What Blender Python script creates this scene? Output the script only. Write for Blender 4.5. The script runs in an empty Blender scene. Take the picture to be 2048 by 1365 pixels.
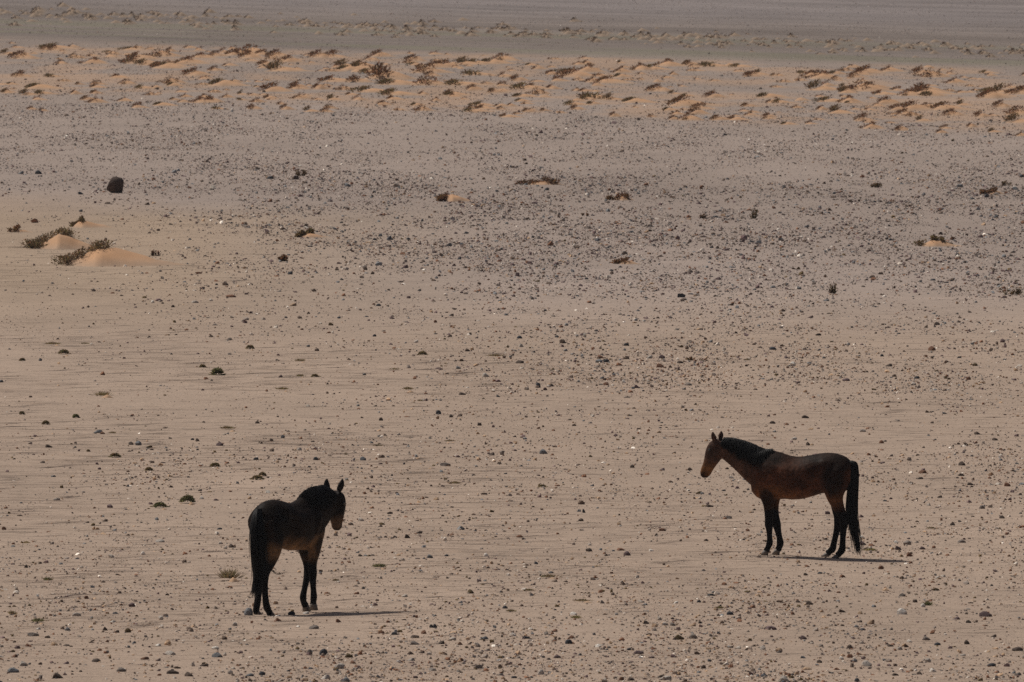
import bpy, bmesh, math, random
import numpy as np
from mathutils import Vector, Matrix

R = math.radians
sc = bpy.context.scene
col = sc.collection

# ------------------------------------------------------------------ camera, sky, sun, exposure
CAM_H = 10.5
FPX = 600.0 / 36.0 * 2048.0            # focal length in photograph pixels
PITCH = math.atan(1072.5 / FPX)
cam = bpy.data.cameras.new('camera')
cam.sensor_width = 36.0
cam.lens = 600.0
cam.clip_start = 0.5
cam.clip_end = 9000.0
cam.dof.use_dof = True
cam.dof.focus_distance = 275.0
cam.dof.aperture_fstop = 18.0
camo = bpy.data.objects.new('camera', cam)
col.objects.link(camo)
camo.location = (0, 0, CAM_H)
camo.rotation_euler = (R(90) - PITCH, 0, 0)
sc.camera = camo

SUN_TO = Vector((-0.58, 0.42, 1.0)).normalized()       # towards the sun
world = bpy.data.worlds.new('World')
sc.world = world
world.use_nodes = True
wn = world.node_tree
sky = wn.nodes.new('ShaderNodeTexSky')
sky.sky_type = 'NISHITA'
sky.sun_disc = False
sky.sun_elevation = math.asin(SUN_TO.z)
sky.sun_rotation = math.atan2(SUN_TO.x, SUN_TO.y)
sky.dust_density = 4.0
sky.air_density = 0.7
sky.ozone_density = 0.6
wn.links.new(sky.outputs[0], wn.nodes['Background'].inputs[0])
wn.nodes['Background'].inputs[1].default_value = 0.05
sun = bpy.data.lights.new('sun', 'SUN')
sun.energy = 3.6
sun.angle = R(0.5)
sun.color = (1.0, 0.955, 0.89)
suno = bpy.data.objects.new('sun', sun)
col.objects.link(suno)
suno.rotation_euler = SUN_TO.to_track_quat('Z', 'Y').to_euler()
suno.location = (-40, 200, 80)
sc.view_settings.view_transform = 'Standard'
sc.view_settings.look = 'None'
sc.view_settings.gamma = 1.0
sc.view_settings.use_curve_mapping = False
sc.view_settings.exposure = -0.35
sc.cycles.use_denoising = False
sc.cycles.max_bounces = 6
sc.cycles.volume_bounces = 0
sc.render.film_transparent = False

# ------------------------------------------------------------------ helpers
rng = np.random.default_rng(7)
random.seed(7)


def vnoise(x, y, seed=0):
    x = np.asarray(x, float); y = np.asarray(y, float)
    xi = np.floor(x).astype(np.int64); yi = np.floor(y).astype(np.int64)
    fx = x - xi; fy = y - yi
    fx = fx * fx * (3 - 2 * fx); fy = fy * fy * (3 - 2 * fy)

    def h(a, b):
        n = (a * 374761393 + b * 668265263 + seed * 982451653) & 0xFFFFFFFF
        n = ((n ^ (n >> 13)) * 1274126177) & 0xFFFFFFFF
        n = ((n ^ (n >> 16)) * 2246822519) & 0xFFFFFFFF
        return ((n ^ (n >> 15)) & 0xFFFFFF) / float(0xFFFFFF)
    a = h(xi, yi); b = h(xi + 1, yi); c = h(xi, yi + 1); d = h(xi + 1, yi + 1)
    return (a * (1 - fx) + b * fx) * (1 - fy) + (c * (1 - fx) + d * fx) * fy


def flat_at(px, py):
    """line of sight through a photograph pixel -> point (x, y) of the level plain."""
    px = np.asarray(px, float); py = np.asarray(py, float)
    u = (px - 1024.0) / FPX; v = (py - 682.5) / FPX
    cp, sp = math.cos(PITCH), math.sin(PITCH)
    dx = u; dy = cp - v * sp; dz = -sp - v * cp
    t = -CAM_H / dz
    return dx * t, dy * t


def pix(x, y, z=0.0):
    x = np.asarray(x, float); y = np.asarray(y, float)
    zz = z - CAM_H
    cp, sp = math.cos(PITCH), math.sin(PITCH)
    dep = y * cp - zz * sp
    up = y * sp + zz * cp
    dep = np.maximum(dep, 1.0)
    return 1024 + FPX * x / dep, 682.5 - FPX * up / dep


def ppm(py):
    return (np.asarray(py, float) + 390.0) / CAM_H          # photo pixels per metre at that row


def table(rows, xs, vals, px, py):
    """bilinear lookup of a coarse table laid over the valley floor."""
    rows = np.asarray(rows, float); xs = np.asarray(xs, float); vals = np.asarray(vals, float)
    py = np.clip(py, rows[0], rows[-1]); px = np.clip(px, xs[0], xs[-1])
    i = np.clip(np.searchsorted(rows, py) - 1, 0, len(rows) - 2)
    j = np.clip(np.searchsorted(xs, px) - 1, 0, len(xs) - 2)
    fy = (py - rows[i]) / (rows[i + 1] - rows[i]); fx = (px - xs[j]) / (xs[j + 1] - xs[j])
    if vals.ndim == 3:
        fy = fy[..., None]; fx = fx[..., None]
    return (vals[i, j] * (1 - fx) + vals[i, j + 1] * fx) * (1 - fy) + (vals[i + 1, j] * (1 - fx) + vals[i + 1, j + 1] * fx) * fy


# how stony each stretch of the plain is (stones per 100 x 100 photograph pixels)
D_X = [0, 300, 600, 1000, 1500, 2048]
D_Y = [95, 140, 200, 225, 320, 345, 380, 402, 425, 470, 540, 610, 680, 705, 760, 800, 850, 930, 1000, 1130, 1240, 1365, 1500]
D_V = [
    [25, 25, 25, 25, 25, 25],
    [60, 60, 60, 60, 40, 25],
    [60, 60, 70, 50, 35, 30],
    [110, 110, 110, 100, 90, 70],
    [110, 100, 100, 90, 90, 90],
    [70, 110, 120, 120, 110, 100],
    [60, 90, 120, 150, 150, 150],
    [12, 45, 100, 140, 150, 150],
    [6, 30, 100, 140, 150, 150],
    [3, 35, 110, 140, 140, 140],
    [3, 25, 90, 120, 115, 110],
    [6, 28, 45, 80, 85, 85],
    [7, 12, 18, 45, 65, 70],
    [9, 9, 12, 50, 95, 110],
    [8, 8, 10, 85, 140, 115],
    [8, 8, 9, 40, 60, 65],
    [14, 22, 14, 28, 34, 50],
    [26, 90, 62, 36, 55, 60],
    [22, 34, 36, 40, 52, 55],
    [36, 34, 34, 42, 48, 48],
    [55, 52, 50, 55, 62, 66],
    [75, 75, 75, 80, 85, 85],
    [75, 75, 75, 80, 85, 85]]
# how rippled the sand is
R_X = [0, 700, 1100, 2048]
R_Y = [300, 420, 560, 640, 720, 1150, 1260, 1365]
R_V = [[.05, .05, .05, .05], [.5, .1, .05, .05], [.6, .15, .1, .1], [.5, .3, .15, .15], [1, 1, .55, .35], [1, 1, .8, .6], [.7, .6, .5, .45], [.5, .5, .45, .4]]

HORSE_A = tuple(float(v) for v in flat_at(1598, 1113))       # side-on horse
HORSE_B = tuple(float(v) for v in flat_at(580, 1227))        # horse seen from behind


def gz_broad(X, Y):
    z = 0.09 * (vnoise(X / 22 + 5.3, Y / 60, 1) - .5) + 0.05 * (vnoise(X / 7, Y / 19, 2) - .5)
    dx = X - HORSE_A[0]; dy = Y - HORSE_A[1]
    return z - 0.032 * dx * np.exp(-(dx / 2.0) ** 2 - (dy / 7.0) ** 2) + 0.030 * dy * np.exp(-(dx / 3.2) ** 2 - (dy / 5.0) ** 2) - 0.014 * (Y - HORSE_B[1]) * np.exp(-((X - HORSE_B[0]) / 2.6) ** 2 - ((Y - HORSE_B[1]) / 5.0) ** 2)


def at(px, py):
    """the same on the real, gently rolling floor."""
    x0, y0 = flat_at(px, py)
    z = 0.0
    for _ in range(5):
        t = (CAM_H - z) / CAM_H
        x, y = x0 * t, y0 * t
        z = .5 * z + .5 * gz_broad(x, y)
    return x, y


def gz(X, Y):
    """height of the valley floor."""
    X = np.asarray(X, float); Y = np.asarray(Y, float)
    px, py = pix(X, Y)
    m = table(R_Y, R_X, R_V, px, py)
    inside = np.clip((1500 - np.abs(px - 1024)) / 200, 0, 1) * np.clip((Y - 185) / 10, 0, 1) * np.clip((900 - Y) / 400, 0, 1)
    z = gz_broad(X, Y)
    w = X * 0.10 + 1.1 * vnoise(X / 3.0, Y / 5.0, 9)
    rp = 1 - np.abs(2 * vnoise(X / 2.3 + 11, (Y + w) / 0.85, 3) - 1)
    rp2 = 1 - np.abs(2 * vnoise(X / 0.9 + 3, (Y + w) / 0.42, 4) - 1)
    z = z + inside * (m * (0.016 * rp ** 2 + 0.007 * rp2) + 0.006 * vnoise(X / .3, Y / .4, 5))
    return z


def gzf(x, y):
    return float(gz(np.array([x]), np.array([y]))[0])


def tag(o, label=None, cat=None, group=None, kind=None):
    if label: o['label'] = label
    if cat: o['category'] = cat
    if group: o['group'] = group
    if kind: o['kind'] = kind
    return o


def link(name, me, parent=None, mat=None):
    o = bpy.data.objects.new(name, me)
    col.objects.link(o)
    if parent is not None: o.parent = parent
    if mat is not None:
        me.materials.clear(); me.materials.append(mat)
    return o


def mesh_np(name, V, F, smooth=False, colr=None, mat=None):
    """V (n,3), F (m,k) -> mesh, optional per-vertex colour attribute 'tint'."""
    V = np.asarray(V, np.float32); F = np.asarray(F, np.int32)
    me = bpy.data.meshes.new(name)
    n, (m, k) = len(V), F.shape
    me.vertices.add(n); me.vertices.foreach_set('co', V.ravel())
    me.loops.add(m * k); me.loops.foreach_set('vertex_index', F.ravel())
    me.polygons.add(m)
    me.polygons.foreach_set('loop_start', np.arange(0, m * k, k, dtype=np.int32))
    me.polygons.foreach_set('loop_total', np.full(m, k, np.int32))
    me.update(calc_edges=True)
    me.polygons.foreach_set('use_smooth', np.full(m, smooth, bool))
    if colr is not None:
        c = np.ones((n, 4), np.float32); c[:, :3] = colr
        a = me.color_attributes.new('tint', 'FLOAT_COLOR', 'POINT')
        a.data.foreach_set('color', c.ravel())
    if mat is not None: me.materials.append(mat)
    return me


def smat(name, rough=.9, spec=.2, colour=None, source=None, noise=None, bump=None, extra=None):
    """procedural material: colour from the 'tint' attribute, the object's own colour or a constant, broken up by noise."""
    m = bpy.data.materials.new(name); m.use_nodes = True
    nt = m.node_tree; N = nt.nodes; L = nt.links
    b = N['Principled BSDF']
    b.inputs['Roughness'].default_value = rough
    b.inputs['Specular IOR Level'].default_value = spec
    if source == 'tint':
        s = N.new('ShaderNodeAttribute'); s.attribute_name = 'tint'; out = s.outputs['Color']
    elif source == 'object':
        s = N.new('ShaderNodeObjectInfo'); out = s.outputs['Color']
    else:
        s = N.new('ShaderNodeRGB'); s.outputs[0].default_value = (*colour, 1); out = s.outputs[0]
    tc = N.new('ShaderNodeTexCoord')
    if noise:
        for (scale, lo, hi, det) in noise:
            t = N.new('ShaderNodeTexNoise'); t.inputs['Scale'].default_value = scale; t.inputs['Detail'].default_value = det
            L.new(tc.outputs['Object'], t.inputs['Vector'])
            mr = N.new('ShaderNodeMapRange'); mr.inputs['From Min'].default_value = .3; mr.inputs['From Max'].default_value = .7
            mr.inputs['To Min'].default_value = lo; mr.inputs['To Max'].default_value = hi
            L.new(t.outputs['Fac'], mr.inputs['Value'])
            mx = N.new('ShaderNodeVectorMath'); mx.operation = 'SCALE'
            L.new(out, mx.inputs[0]); L.new(mr.outputs[0], mx.inputs['Scale'])
            out = mx.outputs[0]
    L.new(out, b.inputs['Base Color'])
    if bump:
        t = N.new('ShaderNodeTexNoise'); t.inputs['Scale'].default_value = bump[0]; t.inputs['Detail'].default_value = 4
        L.new(tc.outputs['Object'], t.inputs['Vector'])
        bp = N.new('ShaderNodeBump'); bp.inputs['Strength'].default_value = bump[1]; bp.inputs['Distance'].default_value = bump[2]
        L.new(t.outputs['Fac'], bp.inputs['Height']); L.new(bp.outputs[0], b.inputs['Normal'])
    return m


M_ground = smat('sand_and_gravel', .95, .1, source='tint', noise=[(0.35, .95, 1.05, 3), (3.0, .93, 1.07, 3), (24.0, .78, 1.18, 5)], bump=(14.0, .55, .03))
M_orange = smat('wind_blown_sand', .95, .1, source='tint', noise=[(3.0, .93, 1.07, 3), (40.0, .93, 1.07, 3)], bump=(20.0, .3, .02))
M_stone = smat('stone', .85, .12, source='object', noise=[(30.0, .72, 1.28, 4)], bump=(45.0, .6, .01))
M_gravel = smat('gravel', .9, .08, source='tint', noise=[(30.0, .8, 1.2, 3)])
M_boulder = smat('boulder_stone', .8, .2, colour=(.085, .055, .042), noise=[(6.0, .6, 1.5, 5), (28.0, .75, 1.3, 4)], bump=(16.0, .8, .03))
M_leaf = smat('shrub_leaf', .8, .2, source='tint')
_nt = M_leaf.node_tree
_tr = _nt.nodes.new('ShaderNodeBsdfTranslucent'); _mx = _nt.nodes.new('ShaderNodeMixShader'); _mx.inputs[0].default_value = .5
_at = [q for q in _nt.nodes if q.type == 'ATTRIBUTE'][0]
_nt.links.new(_at.outputs['Color'], _tr.inputs['Color'])
_nt.links.new(_nt.nodes['Principled BSDF'].outputs[0], _mx.inputs[1]); _nt.links.new(_tr.outputs[0], _mx.inputs[2])
_nt.links.new(_mx.outputs[0], [q for q in _nt.nodes if q.type == 'OUTPUT_MATERIAL'][0].inputs['Surface'])
M_coat = smat('horse_coat', .6, .045, source='tint', noise=[(6.0, .55, 1.5, 4), (26.0, .65, 1.4, 4), (80.0, .8, 1.2, 2)], bump=(22.0, .5, .012))  # coarse noise mottles the coat and stands in for patches of sheen
M_hair = smat('horse_hair', .5, .16, source='tint')
M_hoof = smat('hoof_horn', .6, .3, colour=(.16, .135, .115), noise=[(40.0, .7, 1.3, 3)])
M_eye = smat('eye', .12, .5, colour=(.006, .004, .003))

# ------------------------------------------------------------------ ground sheet
SAND = (.412, .311, .238)
rowsY = np.concatenate([
    [-150, -60, 20, 80, 130, 165, 185], np.arange(194, 300, .13), np.arange(300, 420, .22), np.arange(420, 620, .45),
    np.arange(620, 1000, 1.2), [1030, 1080, 1150, 1260, 1450, 1800, 2400, 3200]])
tcol = np.concatenate([[-60, -30, -14, -7, -4, -2.6, -1.9], np.linspace(-1.5, 1.5, 141), [1.9, 2.6, 4, 7, 14, 30, 60]])
halfw = np.maximum(rowsY, 190.0) * 1024.0 / FPX
GX = tcol[None, :] * halfw[:, None]
GX = np.where(np.abs(tcol)[None, :] > 10, np.sign(tcol)[None, :] * np.maximum(np.abs(GX), np.abs(tcol)[None, :] * 16), GX)
GY = np.repeat(rowsY[:, None], len(tcol), 1)
GZ = gz(GX, GY)
px, py = pix(GX, GY)
# soil colour: pale sand, yellower bare sand, grey-violet gravel, orange drift sand, thin grey-green growth far out; the far plain's grey has distance haze painted in
C_X = [0, 350, 1024, 2048]
sa = np.array(SAND)
yel = np.array((.405, .303, .220)); gra = np.array((.345, .275, .232)); gr2 = np.array((.315, .252, .212)); oran = np.array((.45, .295, .193))
C_Y = [0, 60, 225, 330, 380, 405, 440, 560, 680, 900, 1130, 1300, 1500]
C_V = [
    [gr2 * .86] * 4, [gr2 * .86] * 4,
    [gra * 1.0] * 4,
    [gra * 1.03] * 4,
    [gra, gra, gra * .93, gra * .93],
    [sa * .95, gra * 1.03, gra * .95, gra * .93],
    [yel * .97, yel * .95, gra, gra * .95],
    [yel, yel * .98, gra * 1.08, gra * 1.08],
    [sa * 1.02, sa, sa * .98, sa * .98],
    [sa] * 4, [sa * 1.0] * 4, [sa * .98] * 4, [sa * .97] * 4]
GC = table(C_Y, C_X, C_V, px, py)
u = GY + 2.14 * GX                                          # the dune band runs obliquely across the plain
wob = 30 * (vnoise(GX / 9, GY / 30, 21) - .5)


def sstep(a, b, x):
    t = np.clip((x - a) / (b - a), 0, 1); return t * t * (3 - 2 * t)


n1 = vnoise(GX / 2.2, GY / 14, 22); n2 = vnoise(GX / .9, GY / 4, 23)
rowA = sstep(655, 670, u + wob * .5) * (1 - sstep(710, 722, u + wob * .3))
rowB = sstep(572, 596, u + wob * .6) * (1 - sstep(638, 655, u + wob * .5))
om = np.clip((rowA * .6 + rowB * .62) * sstep(.32, .62, n1 * .6 + n2 * .4), 0, 1)
GC = GC * (1 - om[..., None]) + oran * om[..., None]
far = sstep(706, 730, u + wob * .7)
stripe = vnoise(GX / 30, u / 11, 25) * .6 + vnoise(GX / 8, u / 5, 26) * .4
st2 = vnoise(GX / 14, u / 2.6, 27) * .55 + vnoise(GX / 4, u / 1.6, 28) * .45
fc = np.array((.220, .180, .156)) * (0.60 + .34 * stripe[..., None] + .48 * st2[..., None])  # grey gravel of the far plain, with distance haze mixed into its colour
grn = np.array((.198, .182, .125))
gm = sstep(.42, .62, stripe) * sstep(712, 725, u) * (1 - sstep(770, 800, u)) * .6
fc = fc * (1 - gm[..., None]) + grn * gm[..., None]
far2 = sstep(800, 900, u)
fc = fc * (1 - far2[..., None]) + np.array((.232, .198, .186)) * (.60 + .36 * stripe[..., None] + .46 * st2[..., None]) * far2[..., None]
GC = GC * (1 - far[..., None]) + fc * far[..., None]
# broad tonal patches of the floor and gravel-darkened drifts
GC = GC * (.94 + .12 * vnoise(GX / 4, GY / 22, 31))[..., None] * (.96 + .08 * vnoise(GX / 1.3, GY / 3.5, 32))[..., None]
nr, nc = GX.shape
idx = np.arange(nr * nc).reshape(nr, nc)
F = np.stack([idx[:-1, :-1], idx[:-1, 1:], idx[1:, 1:], idx[1:, :-1]], -1).reshape(-1, 4)
me = mesh_np('desert_ground', np.stack([GX, GY, GZ], -1).reshape(-1, 3), F, True, GC.reshape(-1, 3), M_ground)
ground = tag(link('desert_ground', me), 'wide stony desert plain of pale sand reaching into the distance', kind='structure')

# ------------------------------------------------------------------ haze over the far plain
V = np.array([(x, y, z) for z in (-1.6, 14.0) for y in (-170, 3300) for x in (-6200, 6200)], float)
F = np.array([(0, 2, 3, 1), (4, 5, 7, 6), (0, 1, 5, 4), (2, 6, 7, 3), (0, 4, 6, 2), (1, 3, 7, 5)])
hz = bpy.data.materials.new('haze'); hz.use_nodes = True
hz.node_tree.nodes.clear()
pv = hz.node_tree.nodes.new('ShaderNodeVolumePrincipled'); mo = hz.node_tree.nodes.new('ShaderNodeOutputMaterial')
pv.inputs['Color'].default_value = (.86, .88, .93, 1)
pv.inputs['Density'].default_value = 0.00006
hz.node_tree.links.new(pv.outputs[0], mo.inputs['Volume'])
haze = tag(link('haze', mesh_np('haze', V, F, mat=hz)), 'thin warm air shimmering over the far plain', kind='stuff')

# ------------------------------------------------------------------ sand mounds and shrubs
def mound_h(x, y, L1, L2, W, H, seed=0):
    tx = np.where(x < 0, 1 + x / L1, 1 - x / L2)
    tx = np.clip(tx, 0, 1)
    prof = np.where(x < 0, tx ** 1.3, .75 * tx ** 1.8 + .25 * tx * tx * (3 - 2 * tx))
    w = W * (.30 + .70 * tx)
    c = np.clip(1 - (y / w) ** 2, 0, 1)
    h = H * prof * c ** 1.25
    h = h - .10 * H * np.clip(prof * c - .72, 0, 1) / .28
    h = h * (.86 + .28 * vnoise(x * 3 / L1 + seed * 7.7, y * 3 / W + seed, 40 + seed))
    return h - .03 - .03 * (1 - c)


def mound_mesh(L1, L2, W, H, seed, nx=20, ny=11, col_a=(.56, .325, .180), col_b=(.41, .298, .215)):
    xs = np.concatenate([np.linspace(-L1, 0, nx // 2), np.linspace(0, L2, nx // 2 + 2)[1:]])
    t = np.linspace(-1, 1, ny)
    X, T = np.meshgrid(xs, t, indexing='ij')
    Y = T * W * 1.05
    Z = mound_h(X, Y, L1, L2, W, H, seed)
    k = np.clip(Z / (H * .45), 0, 1) * .75 + .25 * vnoise(X * 4 / L1, Y * 4 / W, seed + 3)
    C = np.array(col_b) * (1 - k[..., None]) + np.array(col_a) * k[..., None]
    n, m = X.shape
    idx = np.arange(n * m).reshape(n, m)
    F = np.stack([idx[:-1, :-1], idx[1:, :-1], idx[1:, 1:], idx[:-1, 1:]], -1).reshape(-1, 4)
    return mesh_np('sand_mound', np.stack([X, Y, Z], -1).reshape(-1, 3), F, True, C.reshape(-1, 3), M_orange)


def leaf_quads(P, D, ln, wd, rs, tint, jit=.35):
    """little ribbons at P pointing along D."""
    n = len(P)
    D = D / np.linalg.norm(D, axis=1, keepdims=True)
    S = np.cross(D, rs.normal(size=(n, 3))); S /= np.linalg.norm(S, axis=1, keepdims=True) + 1e-9
    ln = np.broadcast_to(ln, (n,))[:, None]; wd = np.broadcast_to(wd, (n,))[:, None]
    a = P - S * wd * .5; b = P + S * wd * .5
    mid = P + D * ln * .55
    c = mid + S * wd * .6; d = mid - S * wd * .6
    e = P + D * ln + rs.normal(size=(n, 3)) * ln * .08
    Vv = np.stack([a, b, c, d, e], 1).reshape(-1, 3)
    i = np.arange(n)[:, None] * 5
    Ft = np.concatenate([i + [[0, 1, 2]], i + [[0, 2, 3]], i + [[3, 2, 4]]], 1).reshape(-1, 3)
    C = np.array(tint) * (1 + jit * rs.normal(size=(n, 1))).clip(.45, 1.8)
    C = C * (1 + .10 * rs.normal(size=(n, 3)))
    return Vv, Ft, np.repeat(C.clip(.005, .6), 5, 0)


def shrub_points(rs, n, L1, L2, W, H, hs, seed, lo=-.95, hi=.18, spread=.75, clump=6):
    cx = rs.uniform(lo, hi, clump); cy = rs.uniform(-spread, spread, clump); ck = rs.uniform(.55, 1.1, clump)
    k = rs.integers(0, clump, n)
    x = (cx[k] + rs.normal(size=n).clip(-2, 2) * rs.uniform(.06, .17, clump)[k]) * L1
    y = (cy[k] + rs.normal(size=n) * .16) * W * .7
    top = hs * ck[k] * rs.uniform(.0, 1, n) ** .8
    z = np.maximum(mound_h(x, y, L1, L2, W, H, seed), 0) + top
    cen = np.stack([cx[k] * L1, cy[k] * W * .7, np.maximum(mound_h(cx[k] * L1, cy[k] * W * .7, L1, L2, W, H, seed), 0)], 1)
    P = np.stack([x, y, z], 1)
    D = (P - cen) * np.array([1, 1, .8]) + rs.normal(size=(n, 3)) * .12 * hs + [0, 0, .22 * hs]
    return P, D, cen


def shrub_mesh(rs, n, geo, hs, seed, leaf, tint, **kw):
    P, D, cen = shrub_points(rs, n, *geo, hs, seed, **kw)
    Vv, Ft, C = leaf_quads(P, D, leaf * rs.uniform(.6, 1.5, n), leaf * .38, rs, tint)
    return mesh_np('shrub', Vv, Ft, False, C, M_leaf)


def twig_mesh(rs, n, geo, hs, seed, tint=(.07, .048, .03), **kw):
    P, D, cen = shrub_points(rs, n, *geo, hs, seed, **kw)
    d = P - cen
    ln = np.linalg.norm(d, axis=1) + .03
    Vv, Ft, C = leaf_quads(cen, d + rs.normal(size=d.shape) * .02, ln * 1.15, .012, rs, tint, .2)
    return mesh_np('twigs', Vv, Ft, False, C, M_leaf)


BROWN = (.185, .098, .050)
OLIVE = (.170, .114, .056)
registry = []            # every countable small thing, for its label: (object, noun, look, px, py, category, group)


def put(o, px_, py_, dz=0.0, rz=0.0, s=1.0):
    x, y = at(px_, py_)
    o.location = (float(x), float(y), gzf(x, y) + dz)
    o.rotation_euler = (0, 0, rz)
    o.scale = (s, s, s) if np.isscalar(s) else s
    return o


# matched pairs of mound and shrub for the dune band
pairs = []
for k in range(12):
    rs = np.random.default_rng(100 + k)
    geo = (rs.uniform(.6, .85), rs.uniform(1.0, 1.9), rs.uniform(.9, 1.4), rs.uniform(.2, .4))
    mm = mound_mesh(*geo, seed=k, nx=14, ny=9)
    sm = shrub_mesh(rs, 240, geo, rs.uniform(.10, .26), k, .075, BROWN if k % 4 else OLIVE, lo=-.85 if k % 2 else -.6, hi=(-.3, .05, .3, -.1)[k % 4], spread=(.35, .6, .25)[k % 3], clump=int(rs.integers(3, 8)))
    pairs.append((mm, sm))

rowB_list = [(73, 173, 36), (232, 152, 22), (250, 164, 18), (385, 147, 32), (340, 162, 26), (440, 167, 40), (545, 179, 36), (590, 174, 20), (635, 174, 20),
    (665, 159, 32), (712, 160, 32), (765, 154, 58), (782, 165, 42), (735, 180, 40), (787, 186, 40), (685, 176, 18), (848, 166, 36), (915, 166, 42), (983, 181, 18),
    (398, 201, 28), (433, 214, 16), (597, 193, 20), (945, 219, 26), (663, 196, 20), (763, 206, 18), (655, 213, 16), (271, 211, 18), (170, 196, 18), (246, 198, 16),
    (62, 215, 14), (84, 218, 12), (36, 150, 24), (148, 184, 14), (1050, 174, 38), (1040, 190, 26), (1101, 174, 18), (1145, 206, 26), (1166, 179, 16),
    (1182, 194, 42), (1265, 201, 36), (1311, 178, 32), (1346, 184, 16), (1372, 188, 16), (1426, 191, 24), (1360, 208, 44), (1391, 214, 30), (1335, 217, 16),
    (1490, 209, 18), (1532, 191, 28), (1558, 202, 22), (1641, 216, 14), (1656, 199, 36), (1770, 204, 30), (1790, 177, 18), (1672, 223, 32), (1226, 229, 16),
    (1346, 235, 14), (1431, 236, 22), (1468, 236, 22), (1571, 245, 16), (1616, 244, 14), (1842, 238, 18), (1740, 253, 20), (1800, 257, 18), (1900, 227, 26),
    (1852, 211, 20), (1882, 216, 36), (1820, 216, 42), (1793, 217, 22), (1720, 238, 26), (1975, 192, 32), (2032, 241, 38), (2030, 226, 34), (1960, 230, 22), (1922, 207, 20),
    (300, 186, 14), (480, 196, 12), (512, 200, 14), (345, 196, 12), (870, 198, 12), (905, 190, 16), (560, 205, 12), (700, 186, 14), (1000, 215, 12), (1085, 218, 12),
    (1300, 230, 12), (1940, 250, 14), (1880, 262, 14), (1985, 260, 16), (2040, 268, 14), (1000, 168, 16), (20, 165, 14)]
shrub_marks = {  # shrubs one can find at once; the rest are named after them
    (765, 154): 'tallest dark shrub clump on the biggest mound of the dune band',
    (73, 173): 'low brown shrub on a wide orange drift near the left edge of the dune band',
    (440, 167): 'slanting brown shrub on a broad orange mound left of the tallest clump',
    (1050, 174): 'brown shrub on the first mound after the middle of the near dune row',
    (1530, 190): '', (1360, 208): 'long flat dark shrub across an orange drift in the near dune row',
    (2032, 241): 'big dark shrub cut by the right edge of the dune band',
    (1820, 216): 'long dark shrub streak on sand left of the right edge clumps',
    (945, 219): 'lone dark shrub on a small drift in front of the dune band',
    (398, 201): 'lone brown shrub with an orange tail in front of the left dunes',
    (1656, 199): 'dark shrub on a high orange mound in the right of the near dune row',
    (1265, 201): 'dark shrub on a wide orange drift right of the middle of the dune band'}
rs = np.random.default_rng(5)
LM_DUNE = []


def dune(px_, py_, wpx, row):
    k = int(rs.integers(0, len(pairs)))
    mm, sm = pairs[k]
    s = wpx / float(ppm(py_)) / .68
    sz = min(1.0, .62 + .4 / max(s, .4) * .5) * (1.25 if wpx > 50 else 1.0)
    s3 = (s * rs.uniform(.9, 1.1), s * rs.uniform(.9, 1.1), s * sz * rs.uniform(.85, 1.15))
    rz = rs.uniform(-.6, .6)
    mo_ = put(link('sand_mound', mm), px_ + wpx * .22, py_ + 5, 0, rz, s3)
    tag(mo_, 'orange wind blown sand mound in the shrub dune band', kind='structure')
    so = put(link('desert_shrub', sm), px_ + wpx * .22, py_ + 5, 0, rz, s3)
    lab = shrub_marks.get((px_, py_))
    if lab:
        tag(so, lab, 'shrub', 'shrubs on the sand mounds of the dune band')
        LM_DUNE.append((lab, px_, py_))
    else:
        look = ('tiny ' if wpx < 17 else 'small ' if wpx < 26 else 'broad ') + ('olive brown' if k % 3 == 0 else 'brown')
        registry.append((so, 'shrub', look, px_, py_, 'shrub', 'shrubs on the sand mounds of the dune band', row))


for (a, b, w) in rowB_list: dune(a, b, w, 'near')
# the far row of the band
nA = 0
while nA < 112:
    x_ = rs.uniform(-10, 2060); t_ = rs.uniform(0, 1)
    ytop = 88 + (x_ / 2048) * 56; ybot = 122 + (x_ / 2048) * 74
    y_ = ytop + (ybot - ytop) * t_ ** 1.1
    if vnoise(np.array([x_ / 90.]), np.array([y_ / 12.]), 77)[0] < .25: continue
    dune(round(float(x_)), round(float(y_)), float(rs.uniform(12, 38)) * (1.15 if t_ > .6 else .9), 'far')
    nA += 1

# and small ones filling the near row
nB = 0
while nB < 66:
    x_ = rs.uniform(-8, 2056); t_ = rs.uniform(0, 1)
    ytop = 146 + (x_ / 2048) * 36; ybot = 204 + (x_ / 2048) * 54
    y_ = ytop + (ybot - ytop) * t_
    if vnoise(np.array([x_ / 110.]), np.array([y_ / 16.]), 78)[0] < .35: continue
    dune(round(float(x_)), round(float(y_)), float(rs.uniform(10, 25)), 'near')
    nB += 1


# the faint second line of dunes farther out: too small to pick apart
def joined(specs, meshes, name, mat, label, kind):
    Vs, Fs, Cs, o = [], [], [], 0
    cache = {}
    for (k, x, y, s, rz, sz) in specs:
        if k not in cache:
            m_ = meshes[k]
            v = np.empty(len(m_.vertices) * 3, np.float32); m_.vertices.foreach_get('co', v)
            f = np.empty(len(m_.loops), np.int32); m_.loops.foreach_get('vertex_index', f)
            c = np.empty(len(m_.vertices) * 4, np.float32); m_.color_attributes['tint'].data.foreach_get('color', c)
            cache[k] = (v.reshape(-1, 3), f.reshape(len(m_.polygons), -1), c.reshape(-1, 4)[:, :3])
        v, f, c = cache[k]
        cr, sr = math.cos(rz), math.sin(rz)
        w = v * [s, s, s * sz]
        w = np.stack([w[:, 0] * cr - w[:, 1] * sr + x, w[:, 0] * sr + w[:, 1] * cr + y, w[:, 2] + gzf(x, y)], 1)
        Vs.append(w); Fs.append(f + o); Cs.append(c); o += len(w)
    me_ = mesh_np(name, np.concatenate(Vs), np.concatenate(Fs), mat is M_orange, np.concatenate(Cs), mat)
    return tag(link(name, me_), label, kind=kind)


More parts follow.
